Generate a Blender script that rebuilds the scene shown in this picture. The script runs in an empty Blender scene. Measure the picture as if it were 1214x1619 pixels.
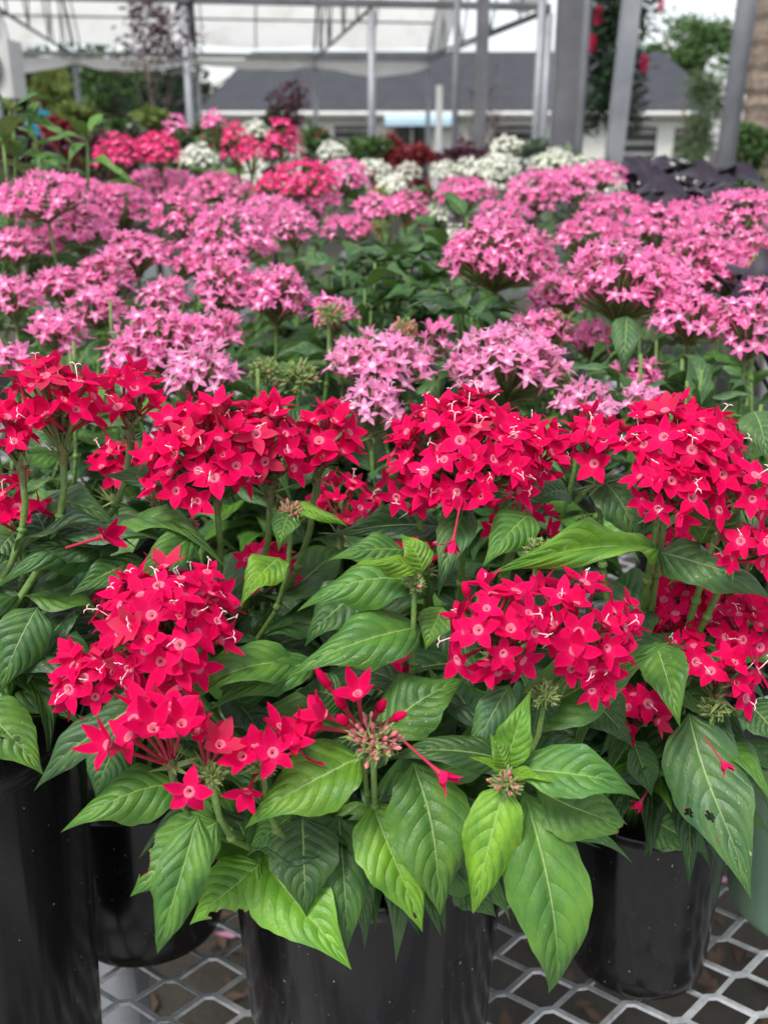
import bpy, bmesh, math, random
from mathutils import Vector, Matrix, noise
R = math.radians
random.seed(7)
S = bpy.context.scene
COL = S.collection

# ------------------------------------------------------------------ camera, sky, sun, exposure
FPX, CX, CY = 1550.0, 607.0, 809.5          # focal length and centre, in photograph pixels (1214 x 1619)
PITCH = R(20.45)
CAMZ = 1.45
cam_d = bpy.data.cameras.new('camera'); cam = bpy.data.objects.new('camera', cam_d); COL.objects.link(cam)
cam.location = (0, 0, CAMZ); cam.rotation_euler = (R(90) - PITCH, 0, 0)
cam_d.sensor_fit = 'VERTICAL'; cam_d.sensor_height = 36.0; cam_d.lens = FPX / 1619 * 36.0
cam_d.clip_start = 0.02; cam_d.clip_end = 2000
cam_d.dof.use_dof = True; cam_d.dof.focus_distance = 0.60; cam_d.dof.aperture_fstop = 9.0
S.camera = cam

SUN_EL, SUN_AZ = R(58), R(215)              # azimuth clockwise from +Y (the view direction)
w = bpy.data.worlds.new('World'); S.world = w; w.use_nodes = True
nt = w.node_tree; bg = nt.nodes['Background']
sky = nt.nodes.new('ShaderNodeTexSky'); sky.sky_type = 'NISHITA'; sky.sun_disc = False
sky.sun_elevation = SUN_EL; sky.sun_rotation = SUN_AZ
sky.dust_density = 1.5; sky.air_density = 1.0; sky.ozone_density = 1.0
hsv = nt.nodes.new('ShaderNodeHueSaturation'); hsv.inputs['Saturation'].default_value = 0.28
nt.links.new(sky.outputs[0], hsv.inputs['Color']); nt.links.new(hsv.outputs[0], bg.inputs['Color'])
bg.inputs['Strength'].default_value = 0.105
sd = bpy.data.lights.new('sun', 'SUN'); sun = bpy.data.objects.new('sun', sd); COL.objects.link(sun)
sd.energy = 1.5; sd.angle = R(18); sd.color = (1.0, 0.965, 0.91)
sdir = Vector((math.sin(SUN_AZ) * math.cos(SUN_EL), math.cos(SUN_AZ) * math.cos(SUN_EL), math.sin(SUN_EL)))
sun.rotation_euler = sdir.to_track_quat('Z', 'Y').to_euler(); sun.location = sdir * 30
S.view_settings.view_transform = 'Standard'; S.view_settings.look = 'None'
S.view_settings.gamma = 1.0; S.view_settings.exposure = 1.22
S.render.engine = 'CYCLES'
S.cycles.use_denoising = True
S.cycles.max_bounces = 7; S.cycles.diffuse_bounces = 3; S.cycles.glossy_bounces = 3
S.cycles.transmission_bounces = 4; S.cycles.transparent_max_bounces = 6
S.cycles.sample_clamp_indirect = 4.0

# ------------------------------------------------------------------ helpers
CT, ST = math.cos(PITCH), math.sin(PITCH)
UP = Vector((0, 0, 1)); CAM = Vector((0, 0, CAMZ))
def P(px, py, Y):
    """world point seen at a photograph pixel, at the horizontal distance Y from the lens"""
    x = (px - CX) / FPX; v = (CY - py) / FPX
    d = Vector((x, CT + v * ST, -ST + v * CT))
    return CAM + d * (Y / d.y)
def PZ(px, py, z):
    x = (px - CX) / FPX; v = (CY - py) / FPX
    d = Vector((x, CT + v * ST, -ST + v * CT))
    return CAM + d * ((z - CAMZ) / d.z)
def depth(p):
    r = p - CAM
    return r.y * CT - r.z * ST
def proj(p):
    r = p - CAM; d = r.y * CT - r.z * ST; u = r.y * ST + r.z * CT
    return CX + FPX * r.x / d, CY - FPX * u / d
def px2m(n, p): return n * depth(p) / FPX
def rnd(a, b): return random.uniform(a, b)

class MB:
    def __init__(s): s.v = []; s.f = []; s.m = []; s.uv = {}
    def face(s, idx, m=0, uv=None):
        if uv: s.uv[len(s.f)] = uv
        s.f.append(tuple(idx)); s.m.append(m)
    def quad(s, a, b, c, d, m=0):
        n = len(s.v); s.v += [Vector(a), Vector(b), Vector(c), Vector(d)]; s.face((n, n+1, n+2, n+3), m)
    def box(s, lo, hi, m=0, M=None):
        n = len(s.v)
        for z in (lo[2], hi[2]):
            for (x, y) in ((lo[0], lo[1]), (hi[0], lo[1]), (hi[0], hi[1]), (lo[0], hi[1])):
                p = Vector((x, y, z)); s.v.append(M @ p if M else p)
        for q in ((3,2,1,0), (4,5,6,7), (0,1,5,4), (1,2,6,5), (2,3,7,6), (3,0,4,7)):
            s.face([n + i for i in q], m)
    def tube(s, pts, rad, k=8, m=0, cap=True):
        pts = [Vector(p) for p in pts]; n0 = len(s.v); N = len(pts)
        rad = rad if isinstance(rad, (list, tuple)) else [rad] * N
        t0 = (pts[1] - pts[0]).normalized()
        a = t0.orthogonal().normalized()
        for i, p in enumerate(pts):
            t = (pts[min(i+1, N-1)] - pts[max(i-1, 0)]).normalized()
            a = (a - t * a.dot(t)); a = a.normalized() if a.length > 1e-6 else t.orthogonal().normalized()
            b = t.cross(a)
            for j in range(k):
                an = 2 * math.pi * j / k
                s.v.append(p + (a * math.cos(an) + b * math.sin(an)) * rad[i])
        for i in range(N - 1):
            for j in range(k):
                j2 = (j + 1) % k
                s.face((n0+i*k+j, n0+i*k+j2, n0+(i+1)*k+j2, n0+(i+1)*k+j), m)
        if cap:
            s.face([n0 + k - 1 - j for j in range(k)], m); s.face([n0 + (N-1)*k + j for j in range(k)], m)
    def lathe(s, prof, k=48, m=0, c=(0,0,0)):
        n0 = len(s.v); c = Vector(c)
        for (r, z) in prof:
            for j in range(k):
                an = 2 * math.pi * j / k
                s.v.append(c + Vector((r * math.cos(an), r * math.sin(an), z)))
        for i in range(len(prof) - 1):
            for j in range(k):
                j2 = (j + 1) % k
                s.face((n0+i*k+j, n0+i*k+j2, n0+(i+1)*k+j2, n0+(i+1)*k+j), m)
    def mesh(s, name, mats, smooth=True):
        me = bpy.data.meshes.new(name)
        me.from_pydata([tuple(p) for p in s.v], [], s.f)
        for m in (mats if isinstance(mats, (list, tuple)) else [mats]): me.materials.append(m)
        me.polygons.foreach_set('material_index', s.m)
        me.polygons.foreach_set('use_smooth', [smooth] * len(s.f))
        if s.uv:
            ul = me.uv_layers.new(name='UVMap')
            for i, p in enumerate(me.polygons):
                if i in s.uv:
                    for li, c in zip(p.loop_indices, s.uv[i]): ul.data[li].uv = c
        me.update()
        return me
    def build(s, name, mats, parent=None, smooth=True, origin=None):
        if origin is not None:
            o = Vector(origin); s.v = [Vector(p) - o for p in s.v]
        ob = bpy.data.objects.new(name, s.mesh(name, mats, smooth)); COL.objects.link(ob)
        if origin is not None: ob.location = origin
        if parent is not None: ob.parent = parent
        return ob

def link(name, me, M, parent=None, pw=None):
    """object with world matrix M under a parent whose world matrix is the translation pw"""
    ob = bpy.data.objects.new(name, me); COL.objects.link(ob)
    if parent is not None:
        ob.parent = parent
        M = Matrix.Translation(-Vector(pw)) @ M
    ob.matrix_basis = M
    return ob
def empty(name, loc, label=None, cat=None, group=None):
    o = bpy.data.objects.new(name, None); COL.objects.link(o); o.location = loc
    o.empty_display_size = 0.05
    return tag(o, label, cat, group)
def tag(o, label=None, cat=None, group=None, kind=None):
    if label: o['label'] = label
    if cat: o['category'] = cat
    if group: o['group'] = group
    if kind: o['kind'] = kind
    return o

# ------------------------------------------------------------------ materials
def nmat(name):
    m = bpy.data.materials.new(name); m.use_nodes = True
    t = m.node_tree; p = t.nodes['Principled BSDF']
    return m, t, p
def N(t, typ, **kw):
    n = t.nodes.new(typ)
    for k, v in kw.items():
        if k in n.inputs: n.inputs[k].default_value = v
        else: setattr(n, k, v)
    return n
def mixc(t, fac, a, b, blend='MIX'):
    n = t.nodes.new('ShaderNodeMix'); n.data_type = 'RGBA'; n.blend_type = blend
    for sock, v in ((n.inputs[0], fac), (n.inputs[6], a), (n.inputs[7], b)):
        if hasattr(v, 'is_output') or hasattr(v, 'links'): t.links.new(v, sock)
        elif isinstance(v, (int, float)): sock.default_value = v
        else: sock.default_value = (*v, 1) if len(v) == 3 else v
    return n.outputs[2]
def math_(t, op, a, b=None, c=None, clamp=False):
    n = t.nodes.new('ShaderNodeMath'); n.operation = op; n.use_clamp = clamp
    for i, v in enumerate((a, b, c)):
        if v is None: continue
        if isinstance(v, (int, float)): n.inputs[i].default_value = v
        else: t.links.new(v, n.inputs[i])
    return n.outputs[0]
def ramp(t, fac, stops):
    n = t.nodes.new('ShaderNodeValToRGB'); e = n.color_ramp.elements
    while len(e) < len(stops): e.new(0.5)
    for el, (p, c) in zip(e, stops):
        el.position = p; el.color = (*c, 1) if len(c) == 3 else c
    t.links.new(fac, n.inputs[0]); return n.outputs[0]
def rough_mat(name, c1, c2, scale=20, rough=0.6, bump=0.0, metal=0.0, detail=4, coord='Object', bscale=None, spec=0.5):
    m, t, p = nmat(name)
    tc = N(t, 'ShaderNodeTexCoord')
    nz = N(t, 'ShaderNodeTexNoise', Scale=scale, Detail=detail, Roughness=0.6)
    t.links.new(tc.outputs[coord], nz.inputs['Vector'])
    f = ramp(t, nz.outputs['Fac'], [(0.32, (0, 0, 0)), (0.68, (1, 1, 1))])
    t.links.new(mixc(t, f, c1, c2), p.inputs['Base Color'])
    p.inputs['Roughness'].default_value = rough; p.inputs['Metallic'].default_value = metal
    p.inputs['Specular IOR Level'].default_value = spec
    if bump:
        nb = N(t, 'ShaderNodeTexNoise', Scale=bscale or scale * 3, Detail=5)
        t.links.new(tc.outputs[coord], nb.inputs['Vector'])
        b = N(t, 'ShaderNodeBump', Strength=bump, Distance=0.02)
        t.links.new(nb.outputs['Fac'], b.inputs['Height']); t.links.new(b.outputs[0], p.inputs['Normal'])
    return m
def add_translucent(t, p, col, fac):
    out = t.nodes['Material Output']; tr = N(t, 'ShaderNodeBsdfTranslucent'); mx = N(t, 'ShaderNodeMixShader')
    if isinstance(col, tuple): tr.inputs[0].default_value = (*col, 1)
    else: t.links.new(col, tr.inputs[0])
    mx.inputs[0].default_value = fac
    t.links.new(p.outputs[0], mx.inputs[1]); t.links.new(tr.outputs[0], mx.inputs[2]); t.links.new(mx.outputs[0], out.inputs[0])

def leaf_mat(name):
    m, t, p = nmat(name)
    oi = N(t, 'ShaderNodeObjectInfo'); uv = N(t, 'ShaderNodeUVMap'); uv.uv_map = 'UVMap'
    sx = N(t, 'ShaderNodeSeparateXYZ'); t.links.new(uv.outputs[0], sx.inputs[0])
    u = math_(t, 'ABSOLUTE', math_(t, 'MULTIPLY_ADD', sx.outputs[0], 2.0, -1.0)); tt = sx.outputs[1]
    tc = N(t, 'ShaderNodeTexCoord')
    mp = N(t, 'ShaderNodeVectorMath', operation='ADD')
    t.links.new(tc.outputs['Object'], mp.inputs[0])
    cx = N(t, 'ShaderNodeCombineXYZ'); t.links.new(math_(t, 'MULTIPLY', oi.outputs['Random'], 40.0), cx.inputs[0]); t.links.new(cx.outputs[0], mp.inputs[1])
    nz = N(t, 'ShaderNodeTexNoise', Scale=3.2, Detail=5, Roughness=0.65); t.links.new(mp.outputs[0], nz.inputs['Vector'])
    base = oi.outputs['Color']
    dark = mixc(t, 1.0, base, (0.62, 0.72, 0.80), 'MULTIPLY')
    lite = mixc(t, 1.0, base, (1.35, 1.18, 0.80), 'MULTIPLY')
    c = mixc(t, ramp(t, nz.outputs['Fac'], [(0.35, (0, 0, 0)), (0.68, (1, 1, 1))]), dark, lite)
    # lateral veins, paler thin lines in the grooves; midrib pale
    side = math_(t, 'MULTIPLY', math_(t, 'GREATER_THAN', sx.outputs[0], 0.5), 0.42)
    nd = N(t, 'ShaderNodeTexNoise', Scale=2.2, Detail=1); t.links.new(mp.outputs[0], nd.inputs['Vector'])
    ph = math_(t, 'MULTIPLY', math_(t, 'SUBTRACT', tt, math_(t, 'MULTIPLY', math_(t, 'POWER', u, 1.45), 0.27)), 8.0)
    ph = math_(t, 'ADD', ph, math_(t, 'MULTIPLY_ADD', nd.outputs['Fac'], 0.5, side))
    fr = math_(t, 'ABSOLUTE', math_(t, 'SUBTRACT', math_(t, 'FRACT', ph), 0.5))     # 0.5 at the vein
    vein = math_(t, 'MULTIPLY', math_(t, 'SMOOTH_MAX', math_(t, 'SUBTRACT', fr, 0.455), 0.0, 0.01), 22.0, clamp=True)
    vein = math_(t, 'MULTIPLY', vein, math_(t, 'SUBTRACT', 0.9, u, clamp=True))
    c = mixc(t, math_(t, 'MULTIPLY', vein, 0.10), c, mixc(t, 0.5, base, (0.30, 0.42, 0.16)))
    mw = math_(t, 'MULTIPLY_ADD', tt, -0.030, 0.040)
    rib = math_(t, 'SUBTRACT', 1.0, math_(t, 'DIVIDE', u, mw), clamp=True)
    rib = math_(t, 'MULTIPLY', rib, 2.2, clamp=True)
    c = mixc(t, math_(t, 'MULTIPLY', rib, 0.80), c, mixc(t, 0.7, base, (0.42, 0.56, 0.20)))
    # pale nibble marks and specks
    vo = N(t, 'ShaderNodeTexNoise', Scale=26.0, Detail=3); t.links.new(mp.outputs[0], vo.inputs['Vector'])
    v2 = N(t, 'ShaderNodeTexNoise', Scale=2.0, Detail=1); t.links.new(mp.outputs[0], v2.inputs['Vector'])
    sp = math_(t, 'MULTIPLY', ramp(t, vo.outputs['Fac'], [(0.66, (0, 0, 0)), (0.70, (1, 1, 1))]), ramp(t, v2.outputs['Fac'], [(0.54, (0, 0, 0)), (0.62, (1, 1, 1))]))
    c = mixc(t, math_(t, 'MULTIPLY', sp, 0.65), c, (0.42, 0.46, 0.20))
    # chewed rims carry a brown edge
    at = N(t, 'ShaderNodeAttribute', attribute_name='chew')
    c = mixc(t, at.outputs['Fac'], c, (0.16, 0.085, 0.03))
    geo = N(t, 'ShaderNodeNewGeometry')
    c = mixc(t, math_(t, 'MULTIPLY', geo.outputs['Backfacing'], 0.55), c, mixc(t, 0.6, base, (0.20, 0.27, 0.15)))
    t.links.new(c, p.inputs['Base Color'])
    p.inputs['Roughness'].default_value = 0.40; p.inputs['Specular IOR Level'].default_value = 0.45
    nb = N(t, 'ShaderNodeTexNoise', Scale=34.0, Detail=4, Roughness=0.6); t.links.new(mp.outputs[0], nb.inputs['Vector'])
    quilt = math_(t, 'MULTIPLY', math_(t, 'POWER', math_(t, 'SUBTRACT', 0.5, fr), 0.35), math_(t, 'SUBTRACT', 1.0, math_(t, 'POWER', u, 4.0)))
    hh = math_(t, 'MULTIPLY_ADD', nb.outputs['Fac'], 0.45, math_(t, 'MULTIPLY', quilt, 2.1))
    vr = N(t, 'ShaderNodeTexVoronoi', Scale=30.0); vr.feature = 'DISTANCE_TO_EDGE'; t.links.new(mp.outputs[0], vr.inputs['Vector'])
    hh = math_(t, 'MULTIPLY_ADD', math_(t, 'MINIMUM', vr.outputs['Distance'], 0.25), 0.40, hh)
    hh = math_(t, 'MULTIPLY_ADD', rib, 0.5, hh)
    b = N(t, 'ShaderNodeBump', Strength=0.52, Distance=0.0015); t.links.new(hh, b.inputs['Height'])
    t.links.new(b.outputs[0], p.inputs['Normal'])
    add_translucent(t, p, mixc(t, 1.0, c, (1.3, 1.5, 0.5), 'MULTIPLY'), 0.16)
    return m

def petal_mat(name, col, deep, pale, var=0.25, tr=0.22):
    m, t, p = nmat(name)
    oi = N(t, 'ShaderNodeObjectInfo'); uv = N(t, 'ShaderNodeUVMap'); uv.uv_map = 'UVMap'
    sx = N(t, 'ShaderNodeSeparateXYZ'); t.links.new(uv.outputs[0], sx.inputs[0])
    c = mixc(t, math_(t, 'MULTIPLY', oi.outputs['Random'], 1.0), col, deep)
    old = math_(t, 'MULTIPLY', math_(t, 'GREATER_THAN', math_(t, 'FRACT', math_(t, 'MULTIPLY', oi.outputs['Random'], 17.0)), 0.93), math_(t, 'MULTIPLY_ADD', sx.outputs[0], 0.7, 0.1))
    c = mixc(t, old, c, tuple(a * .45 + b * .55 for a, b in zip(deep, (.30, .10, .09))))
    tc = N(t, 'ShaderNodeTexCoord'); nz = N(t, 'ShaderNodeTexNoise', Scale=160.0, Detail=3)
    t.links.new(tc.outputs['Object'], nz.inputs['Vector'])
    c = mixc(t, math_(t, 'MULTIPLY', ramp(t, nz.outputs['Fac'], [(0.45, (0, 0, 0)), (0.75, (1, 1, 1))]), var), c, pale)
    edge = math_(t, 'ABSOLUTE', math_(t, 'MULTIPLY_ADD', sx.outputs[1], 2.0, -1.0))
    c = mixc(t, math_(t, 'MULTIPLY', math_(t, 'POWER', edge, 6.0), 0.35), c, pale)
    c = mixc(t, math_(t, 'MULTIPLY', math_(t, 'SUBTRACT', 0.42, sx.outputs[0], clamp=True), 1.3), c, pale)
    geo = N(t, 'ShaderNodeNewGeometry')
    c = mixc(t, math_(t, 'MULTIPLY', geo.outputs['Backfacing'], 0.35), c, pale)
    t.links.new(c, p.inputs['Base Color'])
    p.inputs['Roughness'].default_value = 0.6; p.inputs['Specular IOR Level'].default_value = 0.06
    add_translucent(t, p, c, tr)
    return m
def flat_mat(name, c, rough=0.5, spec=0.4, tr=0.0):
    m = rough_mat(name, tuple(x * 0.85 for x in c), tuple(min(1, x * 1.12) for x in c), 60, rough, spec=spec)
    if tr:
        t = m.node_tree; p = t.nodes['Principled BSDF']; add_translucent(t, p, c, tr)
    return m

M_LEAF = leaf_mat('leaf_surface')
PET = {
    'red': (petal_mat('petal_red', (0.78, 0.0012, 0.088), (0.54, 0.0008, 0.062), (0.84, 0.030, 0.19), 0.14, 0.25),
            flat_mat('throat_red', (0.64, 0.13, 0.20), 0.8), flat_mat('tube_red', (0.46, 0.022, 0.065), 0.6, tr=0.15), flat_mat('stigma_red', (0.88, 0.62, 0.64), 0.5)),
    'pink': (petal_mat('petal_pink', (0.96, 0.25, 0.57), (0.90, 0.160, 0.45), (0.96, 0.50, 0.74), 0.25, 0.46),
             flat_mat('throat_pink', (0.88, 0.50, 0.62), 0.8), flat_mat('tube_pink', (0.66, 0.15, 0.27), 0.6, tr=0.15), flat_mat('stigma_pink', (0.90, 0.62, 0.70), 0.5)),
    'pale': (petal_mat('petal_pale_pink', (0.96, 0.34, 0.64), (0.92, 0.25, 0.54), (0.96, 0.58, 0.80), 0.25, 0.46),
             flat_mat('throat_pale_pink', (0.90, 0.55, 0.66), 0.8), flat_mat('tube_pale_pink', (0.70, 0.22, 0.33), 0.6, tr=0.15), flat_mat('stigma_pale_pink', (0.90, 0.66, 0.74), 0.5)),
    'magenta': (petal_mat('petal_magenta', (0.80, 0.040, 0.23), (0.70, 0.026, 0.17), (0.86, 0.22, 0.36), 0.2, 0.25),
                flat_mat('throat_magenta', (0.80, 0.30, 0.42), 0.8), flat_mat('tube_magenta', (0.5, 0.05, 0.13), 0.6, tr=0.15), flat_mat('stigma_magenta', (0.9, 0.6, 0.68), 0.5)),
    'white': (petal_mat('petal_white', (0.80, 0.80, 0.72), (0.70, 0.72, 0.60), (0.86, 0.86, 0.82), 0.2, 0.25),
              flat_mat('throat_white', (0.72, 0.76, 0.52), 0.8), flat_mat('tube_white', (0.62, 0.68, 0.42), 0.6, tr=0.15), flat_mat('stigma_white', (0.85, 0.85, 0.78), 0.5)),
}
M_STEM = rough_mat('stem_green', (0.085, 0.19, 0.035), (0.16, 0.25, 0.06), 90, 0.55, 0.2)
M_PED = rough_mat('pedicel', (0.09, 0.16, 0.04), (0.17, 0.13, 0.06), 120, 0.6)
M_BUDG = rough_mat('bud_green', (0.14, 0.22, 0.055), (0.24, 0.30, 0.10), 200, 0.6)
M_BUDP = rough_mat('bud_tip_pink', (0.50, 0.12, 0.14), (0.62, 0.22, 0.22), 200, 0.6)
M_SOIL = rough_mat('potting_soil', (0.006, 0.005, 0.004), (0.022, 0.017, 0.013), 120, 0.95, 0.8)

def pot_mat(name, base, dust, rough):
    m, t, p = nmat(name)
    tc = N(t, 'ShaderNodeTexCoord')
    n1 = N(t, 'ShaderNodeTexNoise', Scale=9.0, Detail=6, Roughness=0.7); t.links.new(tc.outputs['Object'], n1.inputs['Vector'])
    n2 = N(t, 'ShaderNodeTexNoise', Scale=260.0, Detail=2); t.links.new(tc.outputs['Object'], n2.inputs['Vector'])
    mp = N(t, 'ShaderNodeMapping'); mp.inputs['Scale'].default_value = (30, 30, 1.5); t.links.new(tc.outputs['Object'], mp.inputs[0])
    n3 = N(t, 'ShaderNodeTexNoise', Scale=1.0, Detail=3); t.links.new(mp.outputs[0], n3.inputs['Vector'])
    f = math_(t, 'MULTIPLY', ramp(t, n1.outputs['Fac'], [(0.45, (0, 0, 0)), (0.8, (1, 1, 1))]), 0.35)
    sp = ramp(t, n2.outputs['Fac'], [(0.735, (0, 0, 0)), (0.76, (1, 1, 1))])
    c = mixc(t, f, base, dust); c = mixc(t, math_(t, 'MULTIPLY', sp, 0.8), c, (0.42, 0.40, 0.36))
    n4 = N(t, 'ShaderNodeTexNoise', Scale=34.0, Detail=7, Roughness=0.75, Distortion=1.5); t.links.new(tc.outputs['Object'], n4.inputs['Vector'])
    sc_ = ramp(t, n4.outputs['Fac'], [(0.60, (0, 0, 0)), (0.72, (1, 1, 1))])
    c = mixc(t, math_(t, 'MULTIPLY', sc_, 0.14), c, (0.16, 0.15, 0.14))
    t.links.new(c, p.inputs['Base Color'])
    rr = math_(t, 'MULTIPLY_ADD', n1.outputs['Fac'], 0.22, rough - 0.08)
    rr = math_(t, 'MULTIPLY_ADD', n3.outputs['Fac'], 0.10, rr)
    t.links.new(rr, p.inputs['Roughness']); p.inputs['Specular IOR Level'].default_value = 0.38
    b = N(t, 'ShaderNodeBump', Strength=0.28, Distance=0.006); t.links.new(n3.outputs['Fac'], b.inputs['Height']); t.links.new(b.outputs[0], p.inputs['Normal'])
    return m
M_POT = pot_mat('black_plastic', (0.005, 0.005, 0.006), (0.016, 0.015, 0.014), 0.12)
M_POTG = pot_mat('green_plastic', (0.20, 0.32, 0.22), (0.28, 0.36, 0.26), 0.45)
M_GALV = rough_mat('galvanised_steel', (0.42, 0.43, 0.44), (0.66, 0.67, 0.68), 70, 0.42, 0.15, metal=0.35)
M_STEEL = rough_mat('grey_steel', (0.20, 0.21, 0.23), (0.31, 0.32, 0.34), 4, 0.5, 0.05, metal=0.3)
M_STEELD = rough_mat('dark_steel', (0.10, 0.10, 0.11), (0.17, 0.17, 0.18), 5, 0.55, 0.05, metal=0.3)
M_WHITE = rough_mat('white_paint', (0.66, 0.66, 0.62), (0.78, 0.78, 0.75), 3, 0.6)

# ------------------------------------------------------------------ ground
def ground_mat():
    m, t, p = nmat('ground_soil')
    tc = N(t, 'ShaderNodeTexCoord')
    n1 = N(t, 'ShaderNodeTexNoise', Scale=2.5, Detail=8, Roughness=0.65); t.links.new(tc.outputs['Object'], n1.inputs['Vector'])
    n2 = N(t, 'ShaderNodeTexNoise', Scale=26.0, Detail=5, Roughness=0.7); t.links.new(tc.outputs['Object'], n2.inputs['Vector'])
    c = ramp(t, n1.outputs['Fac'], [(0.3, (0.055, 0.045, 0.034)), (0.52, (0.12, 0.105, 0.085)), (0.75, (0.19, 0.17, 0.14))])
    c = mixc(t, 0.6, c, ramp(t, n2.outputs['Fac'], [(0.35, (0.05, 0.04, 0.03)), (0.7, (0.24, 0.21, 0.17))]), 'MULTIPLY')
    c = mixc(t, 1.0, c, (0.75, 0.72, 0.66), 'MULTIPLY')
    t.links.new(c, p.inputs['Base Color']); p.inputs['Roughness'].default_value = 0.85
    b = N(t, 'ShaderNodeBump', Strength=0.6, Distance=0.02); t.links.new(n2.outputs['Fac'], b.inputs['Height']); t.links.new(b.outputs[0], p.inputs['Normal'])
    return m
g = MB(); g.quad((-400, -400, 0), (400, -400, 0), (400, 400, 0), (-400, 400, 0))
tag(g.build('ground', ground_mat()), kind='structure')

a_ = MB(); a_.box((-30, -3.2, -.05), (30, .12, .012))
tag(a_.build('aisle_path', rough_mat('pale_concrete', (.28, .27, .25), (.40, .39, .37), 3, .85, .3), smooth=False), kind='structure')
# ------------------------------------------------------------------ bench of expanded metal
BZ = 0.75
bench = empty('plant_bench', (0, 1.6, 0), 'galvanised expanded-metal bench under the potted plants', 'bench')
def bench_panel():
    LW, SW = 0.0735, 0.0435
    mb = MB(); ang = R(5.5); ca, sa = math.cos(ang), math.sin(ang)
    wd, th = 0.0046, 0.0028
    def strip(x0, x1, j, sgn):
        # one zig-zag strand, from x0 to x1, flat pads at the knuckles
        pts = []
        i0 = int(math.floor(x0 / LW)); i1 = int(math.ceil(x1 / LW)); pad = 0.0050; amp = SW / 2 - wd * 0.55
        y0 = j * SW
        for i in range(i0, i1):
            xb = i * LW
            pts += [(xb - pad, 0), (xb + pad, 0), (xb + LW/2 - pad, 1), (xb + LW/2 + pad, 1)]
        out = []
        for (x, q) in pts:
            y = y0 + sgn * (wd * 0.25 + q * amp) 
            z = (0.0016 if q else -0.0012) * sgn
            out.append(Vector((x + rnd(-.0006, .0006), y + rnd(-.0005, .0005), z)))
        n0 = len(mb.v)
        for k_, p in enumerate(out):
            a = out[max(k_-1, 0)]; b = out[min(k_+1, len(out)-1)]
            t = (b - a).normalized(); s = Vector((-t.y, t.x, 0)).normalized(); u = Vector((0, 0, 1)) + s * 0.35 * sgn
            for (e, f) in ((-1, -1), (1, -1), (1, 1), (-1, 1)):
                q = p + s * (e * wd / 2) + u * (f * th / 2)
                mb.v.append(Vector((q.x * ca - q.y * sa, q.x * sa + q.y * ca, q.z)))
        for k_ in range(len(out) - 1):
            for e in range(4):
                e2 = (e + 1) % 4
                mb.face((n0 + 4*k_ + e, n0 + 4*k_ + e2, n0 + 4*(k_+1) + e2, n0 + 4*(k_+1) + e))
    for j in range(-32, 34):
        strip(-0.95, 0.95, j, 1); strip(-0.95, 0.95, j, -1)
    return mb
mb = bench_panel()
cut_lo, cut_hi = -1.42, 1.42
o = mb.build('mesh_panel', M_GALV, bench, smooth=False); o.location = (0.012, 0.02, BZ - 0.006)
# bevelled rails and legs under it
for x in (-0.62, 0.0, 0.62):
    r_ = MB(); r_.box((x - 0.02, -1.3, BZ - 0.06), (x + 0.02, 1.3, BZ - 0.0115)); r_.build('rail', M_GALV, bench, smooth=False)
for y in (-1.3, 1.3):
    r_ = MB(); r_.box((-1.0, y - 0.02, BZ - 0.062), (1.0, y + 0.02, BZ - 0.010)); r_.build('rail', M_GALV, bench, smooth=False)
lg = PZ(188, 1490, BZ - .07)
for (lx, ly) in ((lg.x, lg.y - 1.6), (0.52, -0.84), (-0.9, 1.2), (0.9, 1.2)):
    r_ = MB(); r_.tube([(lx, ly, 0.0), (lx, ly, BZ - 0.063)], 0.026, 20); r_.lathe([(0.0, 0.012), (0.05, 0.012), (0.05, 0.001)], 20, c=(lx, ly, 0)); r_.build('leg', M_STEEL, bench)
# litter on the ground below: dead leaves and dropped petals
def litter():
    mb = MB()
    for i in range(700):
        c = Vector((rnd(-0.9, 0.9), rnd(0.3, 1.8), 0.006 + rnd(0, 0.012))); a = rnd(0, 6.28); L = rnd(0.012, 0.034); W = L * rnd(0.25, 0.5)
        d = Vector((math.cos(a), math.sin(a), rnd(-.2, .2))); s = Vector((-d.y, d.x, rnd(-.3, .3)))
        n = len(mb.v)
        mb.v += [c - d*L, c + s*W + UP*rnd(0, .008), c + d*L + UP*rnd(0, .012), c - s*W + UP*rnd(0, .008)]
        mb.face((n, n+1, n+2, n+3), 0 if random.random() < 0.93 else 1)
    return mb
o = litter().build('leaf_litter', [rough_mat('dead_leaf', (0.040, 0.024, 0.014), (0.11, 0.062, 0.034), 12, 0.8), PET['pink'][0]], smooth=False)
tag(o, 'brown dead leaves and dropped petals on the ground below the bench', 'litter', kind='stuff')

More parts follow.
